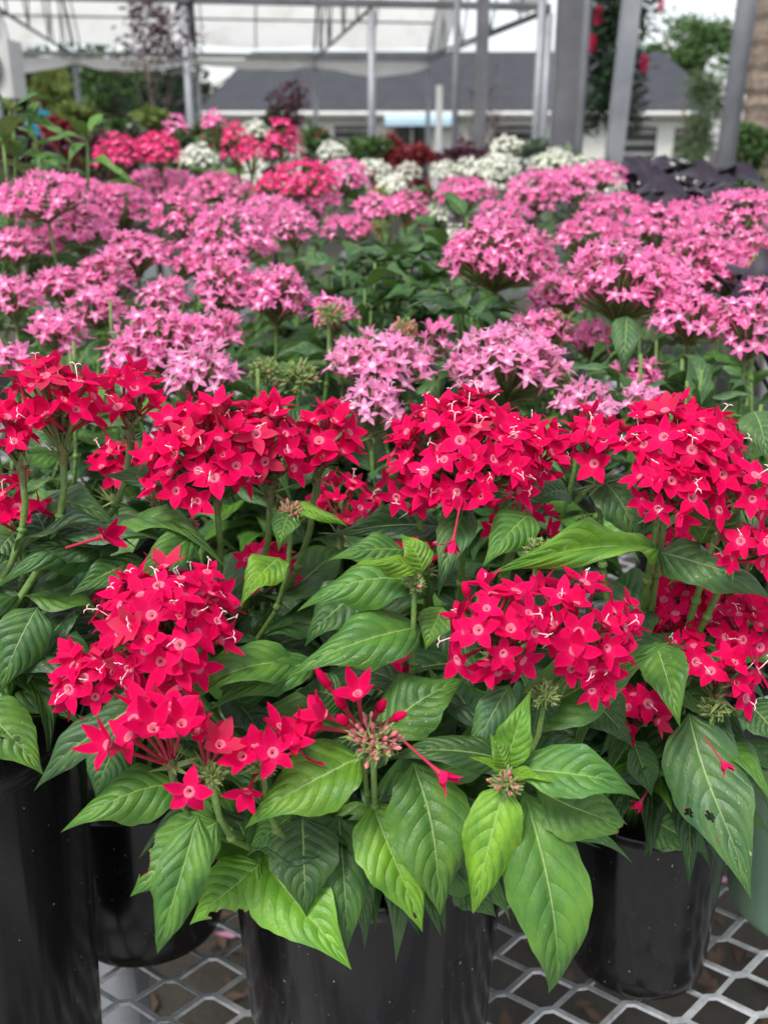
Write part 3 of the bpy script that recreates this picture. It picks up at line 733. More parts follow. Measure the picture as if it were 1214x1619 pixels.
# leaves that can be told apart in the front row: base pixel and distance, tip pixel and distance, width in px, tint, blade
HL = [
 (FR, 572,1196,.455, 384,1302,.425, 118,'B',0), (FR, 652,1205,.47, 698,1452,.435, 140,'M',1), (FR, 588,1268,.465, 668,1474,.43, 118,'B','d'),
 (FR, 800,1240,.435, 744,1455,.415, 92,'Y',2), (FR, 828,1252,.45, 878,1588,.415, 132,'M',3), (FR, 806,1215,.44, 1020,1256,.43, 88,'M',4),
 (FR, 848,1246,.455, 1005,1322,.435, 112,'M','c'), (FR, 668,992,.53, 452,1070,.49, 100,'M',5), (FR, 652,918,.53, 470,955,.51, 84,'M',6),
 (BK, 1040,872,.60, 770,905,.52, 92,'B',7), (FR, 822,1140,.52, 1058,1014,.53, 118,'M',8), (RT, 1035,1015,.58, 1074,1145,.53, 78,'M',9),
 (RT, 1088,1128,.58, 1188,1425,.50, 132,'G','e'), (FR, 600,1168,.49, 738,1070,.52, 104,'M',1), (FR, 806,1082,.49, 734,1215,.46, 58,'G',2),
 (FR, 792,1200,.46, 606,1196,.46, 62,'D',3), (FR, 795,1212,.44, 838,1092,.45, 62,'B',4), (FR, 314,1288,.435, 247,1515,.41, 84,'M',5),
 (FR, 290,1240,.50, 98,1306,.46, 96,'M',6), (FR, 345,1298,.46, 206,1418,.44, 104,'M','a'), (FR, 412,1365,.47, 300,1462,.445, 98,'B','b'),
 (FR, 415,1350,.48, 556,1533,.425, 140,'B',8), (FR, 478,1290,.475, 484,1450,.44, 118,'D',9), (FR, 535,1290,.48, 552,1508,.44, 92,'D',0),
 (FR, 250,1095,.50, 50,1250,.47, 84,'G',1), (LF, -30,1110,.50, 70,1226,.48, 96,'M','f'), (LF, 60,960,.55, -5,1100,.52, 88,'D',2),
 (FR, 190,1165,.52, 150,1262,.50, 80,'D',3), (FR, 470,1050,.53, 262,1118,.49, 86,'M',4), (FR, 500,1045,.54, 330,1120,.50, 70,'M',5),
 (LF, 190,850,.62, -6,918,.56, 88,'D',6), (LF, 228,885,.60, 108,943,.57, 60,'D',7), (ML, 312,842,.60, 198,962,.55, 66,'M',8),
 (ML, 300,830,.63, 180,850,.60, 66,'B',9), (ML, 442,882,.58, 380,950,.54, 66,'B',0), (LF, 300,780,.64, 160,750,.61, 62,'G',1),
 (BK, 838,812,.58, 765,890,.54, 76,'M',2), (BK, 735,800,.60, 692,940,.55, 66,'G',3), (FR, 668,905,.54, 634,842,.55, 52,'B',4),
 (RT, 945,752,.64, 1010,862,.62, 82,'G',5), (RT, 1040,872,.60, 1230,945,.57, 80,'G',6), (BK, 700,835,.66, 525,845,.63, 76,'K',7),
 (RT, 1105,860,.60, 1165,745,.62, 84,'M',8), (FR, 700,960,.54, 672,1026,.52, 62,'M',9), (FR, 575,930,.58, 480,1015,.55, 90,'D',0),
 (FR, 700,1140,.55, 590,1060,.56, 80,'D',1), (ML, 465,800,.60, 552,830,.59, 30,'B',2), (ML, 460,806,.60, 440,870,.58, 50,'M',3),
 (LF, 70,790,.62, 190,830,.60, 60,'G',4), (LF, 165,870,.60, 40,870,.58, 60,'D',5), (LF, 30,840,.60, -20,905,.57, 60,'G',6),
 (RT, 1020,1290,.62, 1117,1348,.60, 80,'D',7), (RT, 1000,1170,.58, 1030,1260,.57, 54,'D',8), (RT, 1180,1110,.56, 1240,1180,.54, 70,'D',9),
 (FR, 460,1290,.48, 390,1350,.46, 60,'M',0), (FR, 720,1390,.50, 785,1450,.48, 70,'D',1), (FR, 715,1250,.50, 740,1400,.48, 80,'D',2),
 (FR, 560,1340,.50, 570,1440,.48, 66,'D',3), (BK, 900,780,.66, 830,800,.64, 60,'D',4), (RT, 1110,800,.62, 1190,870,.60, 70,'M',5),
 (FR, 660,905,.52, 560,890,.50, 36,'Y',6), (FR, 800,1222,.435, 880,1238,.42, 22,'Y',7), (FR, 800,1222,.435, 740,1196,.43, 22,'Y',8),
 (FR, 800,1215,.435, 775,1160,.44, 40,'B',9), (ML, 380,770,.62, 240,770,.60, 44,'D',1), (RT, 860,1085,.52, 840,1180,.50, 66,'D',2),
 (FR, 640,870,.58, 520,880,.56, 60,'M',2), (FR, 420,1100,.54, 300,1060,.53, 70,'D',3), (FR, 540,1110,.54, 470,1090,.54, 70,'D',4),
 (RT, 1190,650,.70, 1214,730,.66, 70,'G',5), (FR, 920,1090,.56, 1000,1180,.54, 80,'D',7),
]
for (pl, bx, by, bY, tx, ty, tY, wpx, col, v) in HL:
    b = P(bx, by, bY); t = P(tx, ty, tY)
    me = BIT[v] if isinstance(v, str) else LEAVES[v]
    n = (CAM - b).normalized() * .8 + UP * .55 + Vector((rnd(-.2, .2), 0, 0))
    put_leaf(pl, b, t, px2m(wpx, t) * 0.97, col, me, n)

for (pl, B, soil, r, ax) in red_stems:
    pts = stem(pl, B, soil, r, ax)
    stem_leaves(pl, pts, .105, 'MDDGK', 3, 11, droop=(-50, 12), every=2, skip=.1, zmin=soil.z + .035, ymin=.475 if pl in (FR, RT) else .5)

# fallen florets caught on the leaves: one thing each
def fallen(px, py, qx, qy, Y, label, col='red', kind=5, s=.036):
    a = P(px, py, Y); b = P(qx, qy, Y - .01)       # tube end, mouth
    d = (b - a); L = d.length; q = d.to_track_quat('Z', 'Y').to_matrix().to_4x4()
    sc = L / .95
    o = link('fallen_floret', FLOR[col][kind][0], Matrix.Translation(b) @ q @ Matrix.Diagonal((sc * .75, sc * .75, sc, 1)))
    tag(o, label, 'flower', 'loose florets dropped on the leaves')
fallen(632, 1166, 695, 1222, .42, 'loose crimson floret lying across the broad leaf beside the front buds')
fallen(1110, 1162, 1142, 1205, .50, 'wilted crimson floret on the dark bitten leaf over the green pot', s=.03)
fallen(1035, 1232, 1012, 1268, .585, 'drooping crimson floret hanging just over the dusty pot rim')
fallen(98, 868, 165, 848, .56, 'loose crimson floret lying on the dark leaf below the left cluster')
fallen(728, 795, 716, 855, .535, 'withered crimson floret hanging down in front of a grey-green leaf')

# ================================================================== pink, magenta and white plants behind
BPOTS = []   # (x, y, colour, label)
def bpot(x, y, colour, where, short):
    w = .165; top = pot(x, y, w, .165, 'black pot of the ' + short, group='plastic pots on the bench')
    pl = plant(where, top, group='flowering plants on the bench')
    BPOTS.append((pl, x, y, colour, top)); return pl
bpot(-.42, 1.00, 'pink', 'pink flowering plant cut off by the left edge just behind the red row', 'pink plant at the left edge behind the red row')
bpot(-.13, 1.00, 'pink', 'pink flowering plant behind the widest red cluster', 'pink plant behind the widest red cluster')
bpot(.11, 0.98, 'pale', 'pale pink flowering plant directly behind the round red cluster', 'pale pink plant behind the round red cluster')
bpot(.40, 1.00, 'pink', 'pink flowering plant cut off by the right edge behind the red row', 'pink plant at the right edge behind the red row')
bpot(-.40, 1.38, 'pink', 'pink flowering plant at left in the middle rows, umbrella-shaped cluster seen from below', 'pink plant with the umbrella-shaped cluster')
bpot(-.10, 1.36, 'pink', 'pink flowering plant left of the dark leafy gap in the middle rows', 'pink plant left of the leafy gap')
bpot(.16, 1.25, 'pink', 'pink flowering plant right of the dark leafy gap with two large clusters', 'pink plant right of the leafy gap')
bpot(.47, 1.42, 'pink', 'pink flowering plant at right below the dark purple leaves', 'pink plant below the dark purple leaves')
bpot(-.35, 1.85, 'pink', 'pink flowering plant in the rear left below the magenta clusters', 'rear left pink plant below the magenta clusters')
bpot(.12, 1.85, 'pink', 'small-headed pink flowering plant in the rear centre', 'small-headed pink plant in the rear centre')
bpot(.36, 1.85, 'pink', 'pink flowering plant in the rear in front of the right-hand white clusters', 'rear pink plant before the white clusters')
bpot(-.62, 2.15, 'magenta', 'magenta flowering plant at the rear left with twin round clusters', 'rear left magenta plant with twin clusters')
bpot(-.22, 2.05, 'magenta', 'magenta flowering plant at the rear centre with tall uneven clusters', 'rear centre magenta plant')
bpot(-.25, 2.65, 'white', 'white flowering plant peeping out behind the rear magenta clusters', 'white plant behind the rear magenta clusters')
bpot(.08, 2.65, 'white', 'white flowering plant at the rear just right of centre', 'white plant just right of centre')
bpot(.42, 2.55, 'white', 'white flowering plant at the rear with three large clusters', 'white plant with three large clusters')

PH = [  # px, py, w, h, Y, colour
 (65,303,150,62,1.42,'pink'), (128,352,115,70,1.50,'pink'), (190,318,110,60,1.75,'pink'), (18,382,85,55,1.30,'pink'), (72,382,75,50,1.50,'pink'),
 (215,392,100,60,1.30,'pink'), (165,432,100,88,1.25,'pink'), (285,332,100,80,1.50,'pink'), (372,358,145,88,1.38,'pink'), (462,352,85,60,1.50,'pink'),
 (310,398,115,45,1.45,'pink'), (355,440,110,85,1.18,'pink'), (440,455,110,85,1.16,'pink'), (262,462,90,55,1.15,'pink'), (245,525,140,95,1.02,'pink'), (330,520,110,70,1.06,'pink'),
 (315,578,130,80,.92,'pale'), (25,462,85,70,1.12,'pink'), (88,442,90,50,1.25,'pink'), (92,515,95,65,1.02,'pink'), (15,565,70,65,.90,'pink'),
 (525,488,85,50,1.10,'pink'), (550,357,85,40,1.70,'pink'), (590,325,70,40,1.85,'pink'), (640,322,75,45,1.80,'pink'),
 (790,388,180,100,1.18,'pink'), (990,428,185,115,1.08,'pink'), (1090,488,125,80,1.02,'pink'), (1183,505,115,95,.98,'pink'),
 (800,562,195,105,.93,'pale'), (605,560,175,85,.95,'pale'), (590,632,110,75,.86,'pale'), (882,462,105,75,1.25,'pink'), (860,515,120,60,1.10,'pink'), (940,530,90,60,1.12,'pink'),
 (1012,585,85,50,1.0,'pink'), (925,632,110,75,.84,'pale'), (1015,632,80,60,.90,'pale'), (690,535,70,60,1.0,'pink'),
 (1045,348,110,60,1.50,'pink'), (930,362,105,52,1.50,'pink'), (970,322,98,36,1.75,'pink'), (795,335,92,44,1.70,'pink'), (735,299,100,44,1.90,'pink'),
 (850,295,110,60,1.85,'pink'), (900,285,80,50,1.90,'pink'), (955,271,75,38,2.0,'pink'), (1100,400,145,95,1.28,'pink'), (1172,328,120,75,1.42,'pink'), (1190,388,95,65,1.30,'pink'), (1150,430,110,45,1.25,'pink'),
 (185,238,85,55,2.0,'magenta'), (248,232,80,52,2.05,'magenta'), (372,222,55,70,2.0,'magenta'), (398,238,50,55,1.95,'magenta'), (446,218,65,75,2.1,'magenta'), (478,278,110,60,1.85,'magenta'), (432,288,60,35,1.9,'magenta'),
 (545,272,85,50,1.95,'pink'), (278,198,46,36,2.2,'pink'), (338,192,46,34,2.2,'pink'), (250,285,120,40,2.1,'pink'), (350,292,110,40,2.0,'pink'),
 (130,305,100,44,1.75,'pink'), (420,325,90,44,1.70,'pink'), (500,312,80,40,1.85,'pink'), (150,480,95,60,1.15,'pink'),
 (200,560,90,55,.98,'pink'), (20,335,90,46,1.6,'pink'), (1060,440,110,60,1.2,'pink'), (1000,360,90,44,1.6,'pink'), (1120,350,90,44,1.6,'pink'),
 (1090,330,80,34,1.75,'pink'), (1205,455,70,50,1.1,'pink'),
 (750,264,70,32,2.6,'white'), (920,262,80,30,2.5,'white'), (590,264,70,28,2.7,'white'), (960,296,60,30,2.2,'white'),
 (800,228,62,36,2.6,'white'), (788,258,75,40,2.5,'white'), (872,252,85,34,2.5,'white'), (706,268,60,32,2.6,'white'), (646,270,55,32,2.65,'white'), (525,238,58,28,2.8,'white'), (405,206,55,42,2.7,'white'),
 (312,246,75,44,2.5,'white'), (980,285,50,36,2.3,'white'), (720,370,45,40,2.0,'white'), (620,290,60,30,2.4,'white'), (690,335,60,26,2.1,'white'),
]
pink_stems = []
for (px, py, w_, h_, Y, c) in PH:
    c3 = P(px, py, Y)
    fam = 'pink' if c == 'pale' else c
    best = min((q for q in BPOTS if (q[3] if q[3] != 'pale' else 'pink') == fam), key=lambda q: (q[1] - c3.x) ** 2 + (q[2] - c3.y) ** 2)
    far = Y > 1.72
    ax = Vector((rnd(-.12, .12), rnd(-.22, .05), 1))
    far = Y > 1.32
    B, ax = flower_head(best[0], px, py, Y, w_ * (1.04 if c != 'white' else .92), h_ * 1.06, c, axis=ax, psi=98, join=far, dens=.93)
    pink_stems.append((best[0], B, best[4], ax, Y))
for (px, py, Y, r, pk) in ((520, 485, 1.05, 26, .2), (470, 582, .95, 40, .05), (890, 500, 1.10, 30, .05), (570, 470, 1.3, 20, .1), (420, 575, .95, 30, .05), (600, 300, 1.9, 22, .1), (600, 352, 1.7, 18, .1), (1205, 405, 1.15, 22, .2), (640, 510, .98, 26, .6), (880, 590, .95, 30, .1)):
    c3 = P(px, py, Y); best = min(BPOTS, key=lambda q: (q[1] - c3.x) ** 2 + (q[2] - c3.y) ** 2)
    B, ax = bud_head(best[0], px, py, Y, r, pk, n=60)
    pink_stems.append((best[0], B, best[4], ax, Y))
for (pl, B, top, ax, Y) in pink_stems:
    pts = stem(pl, B, sp(top, .04), .0028, ax)
    far = Y > 1.7
    stem_leaves(pl, pts, .105, 'MDDGG' if not far else 'MDGG', 5, 12, droop=(-35, 15), me=SMALL if Y > 1.25 else None, every=2, skip=.12)
# extra leafy shoots without flowers, filling the gaps between the heads
for (px, py, Y, n) in ((590, 400, 1.35, 3), (600, 450, 1.25, 3), (640, 420, 1.35, 3), (540, 420, 1.4, 2), (690, 470, 1.15, 3), (660, 390, 1.5, 2), (700, 420, 1.35, 2),
                    (560, 520, 1.05, 2), (400, 580, .92, 3), (480, 640, .88, 2), (1140, 560, .92, 3), (1070, 560, .95, 2), (1190, 610, .85, 2), (960, 570, 1.0, 2), (110, 580, .9, 2), (60, 540, .95, 2), (200, 480, 1.1, 2),
                    (500, 400, 1.4, 2), (760, 470, 1.1, 2), (740, 340, 1.75, 2), (680, 300, 2.1, 2), (560, 300, 2.0, 2), (1000, 500, 1.05, 2), (30, 620, .8, 1), (700, 640, .85, 2), (860, 640, .85, 2)):
    c3 = P(px, py, Y); best = min(BPOTS, key=lambda q: (q[1] - c3.x) ** 2 + (q[2] - c3.y) ** 2)
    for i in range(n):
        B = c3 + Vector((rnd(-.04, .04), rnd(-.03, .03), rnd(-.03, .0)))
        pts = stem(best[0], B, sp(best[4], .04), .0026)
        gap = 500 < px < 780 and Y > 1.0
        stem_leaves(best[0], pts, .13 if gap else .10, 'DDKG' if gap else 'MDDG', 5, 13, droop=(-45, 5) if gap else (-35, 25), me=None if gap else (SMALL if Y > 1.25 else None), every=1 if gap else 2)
# low leafy shoots that close the view down to the bench
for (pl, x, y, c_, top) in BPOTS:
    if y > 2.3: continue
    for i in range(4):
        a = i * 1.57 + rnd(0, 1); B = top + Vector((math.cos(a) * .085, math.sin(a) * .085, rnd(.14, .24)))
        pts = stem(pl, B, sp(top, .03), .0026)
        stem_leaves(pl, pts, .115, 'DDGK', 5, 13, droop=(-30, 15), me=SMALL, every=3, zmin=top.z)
# a leaf hanging under the big right-hand pink cluster
q = BPOTS[6]
put_leaf(q[0], P(990, 500, 1.02), P(985, 598, .98), .03, 'G', LEAVES[3], (CAM - P(985, 560, 1)).normalized())

# ------------------------------------------------------------------ plants with another habit on the bench
# tall green plant in bud at the left edge
tb_top = pot(-.72, 1.62, .165, .165, 'black pot of the tall budding plant at the left edge')
TB = plant('tall green plant with unopened buds standing up at the left edge', tb_top, name='budding_plant')
for (px, py, Y, r) in ((18, 160, 1.50, 17), (138, 208, 1.65, 12), (60, 225, 1.6, 10), (5, 215, 1.45, 10)):
    B, ax = bud_head(TB, px, py, Y, r, .12, n=50)
    pts = stem(TB, B, sp(tb_top, .03), .0032)
    stem_leaves(TB, pts, .13, 'MGGD', 6, 13, droop=(-40, 20), me=SMALL, every=1, skip=.1)
for (a, b, c, d, w_) in ((40, 195, 118, 222, 24), (30, 250, 100, 262, 26), (20, 190, -20, 240, 24), (60, 160, 45, 215, 18), (140, 230, 105, 262, 20), (110, 262, 55, 245, 22), (140, 255, 215, 290, 20), (230, 300, 150, 288, 14)):
    p0 = P(a, b, 1.55); p1 = P(c, d, 1.5); put_leaf(TB, p0, p1, px2m(w_, p1), 'M', random.choice(SMALL))

# dark purple sweet-potato vine
def plain_leaf_mat(name, c, rough=.45, tr=.12, var=.3):
    m, t, p = nmat(name)
    tc = N(t, 'ShaderNodeTexCoord'); nz = N(t, 'ShaderNodeTexNoise', Scale=5.0, Detail=3); t.links.new(tc.outputs['Object'], nz.inputs['Vector'])
    c1 = tuple(x * (1 - var) for x in c); c2 = tuple(x * (1 + var) for x in c)
    cc = mixc(t, ramp(t, nz.outputs['Fac'], [(.35, (0, 0, 0)), (.65, (1, 1, 1))]), c1, c2)
    t.links.new(cc, p.inputs['Base Color']); p.inputs['Roughness'].default_value = rough; p.inputs['Specular IOR Level'].default_value = .35
    add_translucent(t, p, cc, tr)
    return m
def heart_mesh(name, mat, seed):
    rs = random.Random(seed); mb = MB(); n = 12; out = []
    for i in range(n + 1):
        t = i / n; hw = .42 * math.sin(math.pi * t ** .55) ** .9 * (1 - .25 * t) + (.10 if 0.05 < t < .5 and i % 4 == 1 else 0)
        z = .14 * math.sin(math.pi * t) - .25 * t * t
        for j in (-2, -1, 0, 1, 2):
            u = j / 2; mb.v.append(Vector((u * hw, t - .12 * abs(u) * (1 - t), z + .22 * abs(u) * hw + rs.uniform(-.01, .01))))
    for i in range(n):
        for j in range(4): mb.face((i*5+j, i*5+j+1, (i+1)*5+j+1, (i+1)*5+j), 0)
    return mb.mesh(name, mat)
M_PURP = plain_leaf_mat('purple_leaf', (0.026, 0.018, 0.029), .34, .06)
HRT = [heart_mesh('vine_leaf_blade', M_PURP, i) for i in range(4)]
def vine(x, y, spots, label, potlabel):
    top = pot(x, y, .19, .17, potlabel); V = plant(label, top, name='sweet_potato_vine')
    for (px, py, Y, L) in spots:
        c = P(px, py, Y); k = (c - top).length
        mb = MB(); mb.tube(bez(top, top + UP * k * .5, c - UP * .08 + Vector((0, .03, 0)), c, 8), .0028, 5)
        so = mb.build('vine_stem', M_PURP, V, origin=top); so.location = (0, 0, 0)
        a = rnd(0, 6.28); d = Vector((math.cos(a), math.sin(a) - .3, rnd(-.35, .1))).normalized()
        put_leaf(V, c - d * L * .3, c + d * L * .7, L * rnd(.9, 1.2), (.03, .02, .035), random.choice(HRT), UP + Vector((rnd(-.4, .4), rnd(-.7, .1), 0)))
sp1 = [(rnd(995, 1175), 264 + 70 * (i % 8) / 8 + rnd(-8, 8), 2.35 - .6 * (i % 8) / 8 + rnd(-.05, .05), rnd(.06, .10)) for i in range(52)]
vine(.66, 2.15, sp1, 'dark purple leafy vine at the rear right of the bench', 'black pot of the dark purple vine at the rear')
sp2 = [(rnd(1150, 1225), rnd(425, 470), rnd(1.12, 1.2), rnd(.06, .08)) for i in range(5)]
vine(.56, 1.12, sp2, 'few dark purple leaves at the right edge among pink clusters', 'black pot of the small purple vine at the right edge')

# ================================================================== second bench with mixed stock behind
def scatter_leaves(mb, c, rx, ry, rz, n, L, clumps=10, m=0, seed=0, hang=0.0, shell=.45, aspect=.45):
    rs = random.Random(seed); cl = []
    for i in range(clumps):
        d = Vector((rs.gauss(0, 1), rs.gauss(0, 1), rs.gauss(.1, 1))).normalized() * rs.uniform(.35, .95)
        cl.append((Vector((c[0] + d.x * rx, c[1] + d.y * ry, c[2] + d.z * rz)), rs.uniform(.22, .5)))
    for i in range(n):
        cc, r = cl[i % clumps]
        d = Vector((rs.gauss(0, 1), rs.gauss(0, 1), rs.gauss(0, 1))).normalized() * (rs.random() ** shell)
        p = cc + Vector((d.x * rx * r, d.y * ry * r, d.z * rz * r))
        a = Vector((rs.gauss(0, 1), rs.gauss(0, 1), rs.gauss(0, .6) - hang)).normalized(); b = a.orthogonal().normalized(); b.rotate(Matrix.Rotation(rs.uniform(0, 6.28), 3, a))
        l = L * rs.uniform(.6, 1.3); n0 = len(mb.v)
        mb.v += [p, p + a * l * .5 + b * l * aspect * .5 + UP * l * .05, p + a * l, p + a * l * .5 - b * l * aspect * .5 + UP * l * .05]
        mb.face((n0, n0+1, n0+2, n0+3), m)
    return mb
F = {k: plain_leaf_mat('foliage_' + k, c, .6, .2, .35) for k, c in {
    'green': (.075, .145, .042), 'dark': (.022, .050, .020), 'lime': (.14, .19, .04), 'red': (.22, .030, .035), 'burgundy': (.075, .022, .038), 'pine': (.095, .145, .065),
    'grey': (.10, .14, .085), 'blue': (.04, .07, .05), 'straw': (.22, .20, .09)}.items()}
M_BARK = rough_mat('bark', (.06, .045, .035), (.15, .12, .095), 9, .9, .5)
def fixo(o, base, par): o.location = Vector(o.location) - Vector(base) if False else o.location
def bush(px, py, Y, wpx, hpx, fol, label, group=None, L=.05, n=700, bloom=None, name='potted_shrub', z0=None, nb=60):
    c = P(px, py, Y); rx = px2m(wpx, c) / 2; rz = px2m(hpx, c) / 2
    z0 = BZ if z0 is None else z0
    base = Vector((c.x, c.y, z0)); e = empty(name, base, label, 'shrub', group)
    mb = MB()
    for i in range(5):
        mb.tube([(rnd(-.02, .02), rnd(-.02, .02), .02), (rnd(-.3, .3) * rx, rnd(-.3, .3) * rx, (c.z - z0) * .6), (rnd(-.6, .6) * rx, rnd(-.6, .6) * rx, c.z - z0)], [.009, .007, .003], 5)
    mb.build('stems', M_BARK, e)
    mb = scatter_leaves(MB(), (0, 0, c.z - z0), rx, rx * .8, rz, n, L, 9, 0, int(px * 7 + py))
    zlow = c.z - z0 - rz * .6
    scatter_leaves(mb, (0, 0, max(.15, zlow * .8)), rx * .8, rx * .7, max(.1, zlow * .4), n // 2, L, 7, 0, int(px + 3))
    o = mb.build('foliage', F[fol], e, smooth=False)
    if bloom:
        mb = scatter_leaves(MB(), (0, 0, c.z - z0 + rz * .15), rx * 1.02, rx * .9, rz * 1.05, nb, L * .7, 9, 0, int(px * 7 + py), aspect=.9)
        mb.build('blossoms', bloom, e, smooth=False)
    return e
def back_bench(x0, x1, y0, y1, z, label):
    b = empty('display_table', ((x0 + x1) / 2, (y0 + y1) / 2, 0), label, 'bench', 'display tables'); w_, d_ = (x1 - x0) / 2, (y1 - y0) / 2
    mb = MB(); mb.box((-w_, -d_, z - .04), (w_, d_, z)); mb.build('table_top', M_STEELD, b, smooth=False)
    for sx in (-1, 1):
        for sy in (-1, 1):
            mb = MB(); mb.tube([(sx * (w_ - .1), sy * (d_ - .1), 0), (sx * (w_ - .1), sy * (d_ - .1), z - .041)], .03, 10); mb.build('leg', M_GALV, b)
back_bench(-3.6, -.6, 4.4, 6.4, BZ, 'far metal display table at the left carrying mixed shrubs')
back_bench(-.3, 2.2, 5.2, 7.2, BZ, 'far metal display table at the centre carrying red and white shrubs')
gs = 'mixed shrubs on the far tables'
bush(118, 184, 5.0, 64, 46, 'lime', 'yellow-green shrub beside the person in blue', gs)
bush(236, 188, 5.6, 80, 28, 'lime', 'low lime-green shrub left of the thick grey post', gs)
bush(95, 215, 4.8, 70, 50, 'red', 'dark red-leaved shrub below the yellow-green one', gs)
bush(185, 205, 5.3, 90, 40, 'green', 'green shrub with tiny white flowers left of the thick post', gs, bloom=PET['white'][0])
bush(180, 232, 4.6, 160, 50, 'burgundy', 'wide burgundy-leaved shrub low behind the magenta clusters', gs)
bush(345, 216, 5.2, 110, 46, 'green', 'green shrub with small red flowers under the thick post', gs, bloom=PET['red'][0])
bush(430, 212, 5.8, 60, 36, 'dark', 'dark green shrub standing before the white house wall', gs)
bush(495, 214, 6.0, 50, 36, 'green', 'green shrub with a few red blooms before the house wall', gs, bloom=PET['red'][0], nb=25)
bush(570, 234, 5.6, 70, 40, 'green', 'green shrub at the foot of the centre post', gs, bloom=PET['white'][0], nb=40)
bush(650, 250, 5.6, 90, 34, 'red', 'red-leaved shrub left of the white clusters below the glass door', gs)
bush(610, 240, 6.4, 40, 50, 'red', 'small red shrub just right of the centre post', gs)
bush(740, 250, 6.2, 100, 30, 'burgundy', 'burgundy shrub behind the white clusters', gs)
bush(850, 238, 6.0, 110, 36, 'grey', 'grey-green shrub at the foot of the widest post', gs)
bush(920, 262, 3.6, 120, 30, 'grey', 'low grey-green plant with white flowers near the purple vine', gs, bloom=PET['white'][0], nb=80)
bush(30, 230, 4.2, 90, 60, 'burgundy', 'burgundy shrub behind the tall budding plant', gs)
bush(1190, 238, 7.5, 90, 84, 'green', 'rounded bright green conifer bush at the right edge', None, L=.06, n=1800, name='conifer_bush', z0=0.0)

# ================================================================== greenhouse bay
ROT = R(9.0)
gx, gy = math.cos(ROT), math.sin(ROT)
O = Vector((P(583, 225, 12.8).x, 12.8, 0))
def GH(a, b, z): # a along the bay, b across it (away from the camera)
    return Vector((O.x + a * gx - b * gy, O.y + a * gy + b * gx, z))
GZ = 3.02; BW = 7.3; RISE = 1.75; SPAN = (-8.6, 2.2)
gh = empty('greenhouse_bay', GH(0, 0, 0), 'open-sided greenhouse bay with white plastic roof on grey steel frame', 'greenhouse')
def ghb(mb, name, mat, smooth=True):
    o = mb.build(name, mat, gh, smooth, origin=gh.location); o.location = (0, 0, 0); return o
def arch(a, u, lift=0.0):
    b = BW * u; z = GZ + .12 + RISE * math.sin(math.pi * u) ** .9 + lift
    return GH(a, b, z)
def film_mat():
    m, t, p = nmat('white_film')
    tc = N(t, 'ShaderNodeTexCoord'); nz = N(t, 'ShaderNodeTexNoise', Scale=1.3, Detail=6, Roughness=.7); t.links.new(tc.outputs['Object'], nz.inputs['Vector'])
    c = ramp(t, nz.outputs['Fac'], [(.28, (.72, .70, .64)), (.5, (.93, .92, .88)), (.8, (.96, .955, .93))])
    t.links.new(c, p.inputs['Base Color']); p.inputs['Roughness'].default_value = .5
    add_translucent(t, p, c, .74)
    return m
M_FILM = film_mat()
hoops = [SPAN[0] + 2.16 * i for i in range(6)]
for i in range(11):
    mb = MB(); mb.tube([arch(SPAN[0] + 1.08 * i - (.0 if i % 2 else -.12), j / 16, .01) for j in range(17)], .012, 6); ghb(mb, 'thin_hoop', M_STEELD)
mb = MB(); nu = 22; na = 30
for i in range(na + 1):
    a = SPAN[0] + (SPAN[1] - SPAN[0]) * i / na
    for j in range(nu + 1):
        sag = -.05 * abs(math.sin(math.pi * (a - SPAN[0]) / 2.16)) + .012 * noise.noise(Vector((a * 2, j * .6, 0)))
        mb.v.append(arch(a, j / nu, .05 + sag))
for i in range(na):
    for j in range(nu): mb.face((i*(nu+1)+j, (i+1)*(nu+1)+j, (i+1)*(nu+1)+j+1, i*(nu+1)+j+1))
ghb(mb, 'roof_film', M_FILM)
for a in hoops:
    mb = MB(); mb.tube([arch(a, j / 20) for j in range(21)], .026, 8); ghb(mb, 'roof_hoop', M_STEELD)
    mb = MB(); mb.tube([GH(a, 0, GZ - .05), GH(a, BW, GZ - .05)], .022, 8); ghb(mb, 'tie_bar', M_STEELD)
    for (u0, u1) in ((.25, .38), (.5, .38), (.5, .62), (.75, .62), (.75, .88), (.62, .68), (.84, .80), (.12, .18)):
        mb = MB(); mb.tube([arch(a, u0), GH(a, BW * u1, GZ - .05)], .014, 6); ghb(mb, 'truss_strut', M_STEELD)
for u in (.14, .3, .5, .64, .74, .80, .86, .93):
    mb = MB(); mb.tube([arch(SPAN[0], u, -.03), arch(SPAN[1], u, -.03)], .017, 8); ghb(mb, 'purlin', M_STEELD)
for (b, h) in ((0, .09), (BW, .10)):
    mb = MB(); q = [GH(SPAN[0], b - .06, 0), GH(SPAN[1], b - .06, 0), GH(SPAN[1], b + .06, 0), GH(SPAN[0], b + .06, 0)]
    lo, hi = GZ - h + .05, GZ + .03; n0 = len(mb.v); mb.v += [p + UP * lo for p in q] + [p + UP * hi for p in q]
    for f in ((3,2,1,0), (4,5,6,7), (0,1,5,4), (1,2,6,5), (2,3,7,6), (3,0,4,7)): mb.face([n0 + k_ for k_ in f])
    ghb(mb, 'gutter_beam', M_STEELD if b == 0 else M_STEEL, False)
for a in hoops:
    mb = MB(); mb.tube([GH(a, 0, 0), GH(a, 0, GZ - .07)], .048, 12); ghb(mb, 'front_post', M_STEEL)
    mb = MB(); mb.tube([GH(a, BW, 0), GH(a, BW, GZ - .08)], .045, 12); ghb(mb, 'rear_post', M_STEEL)
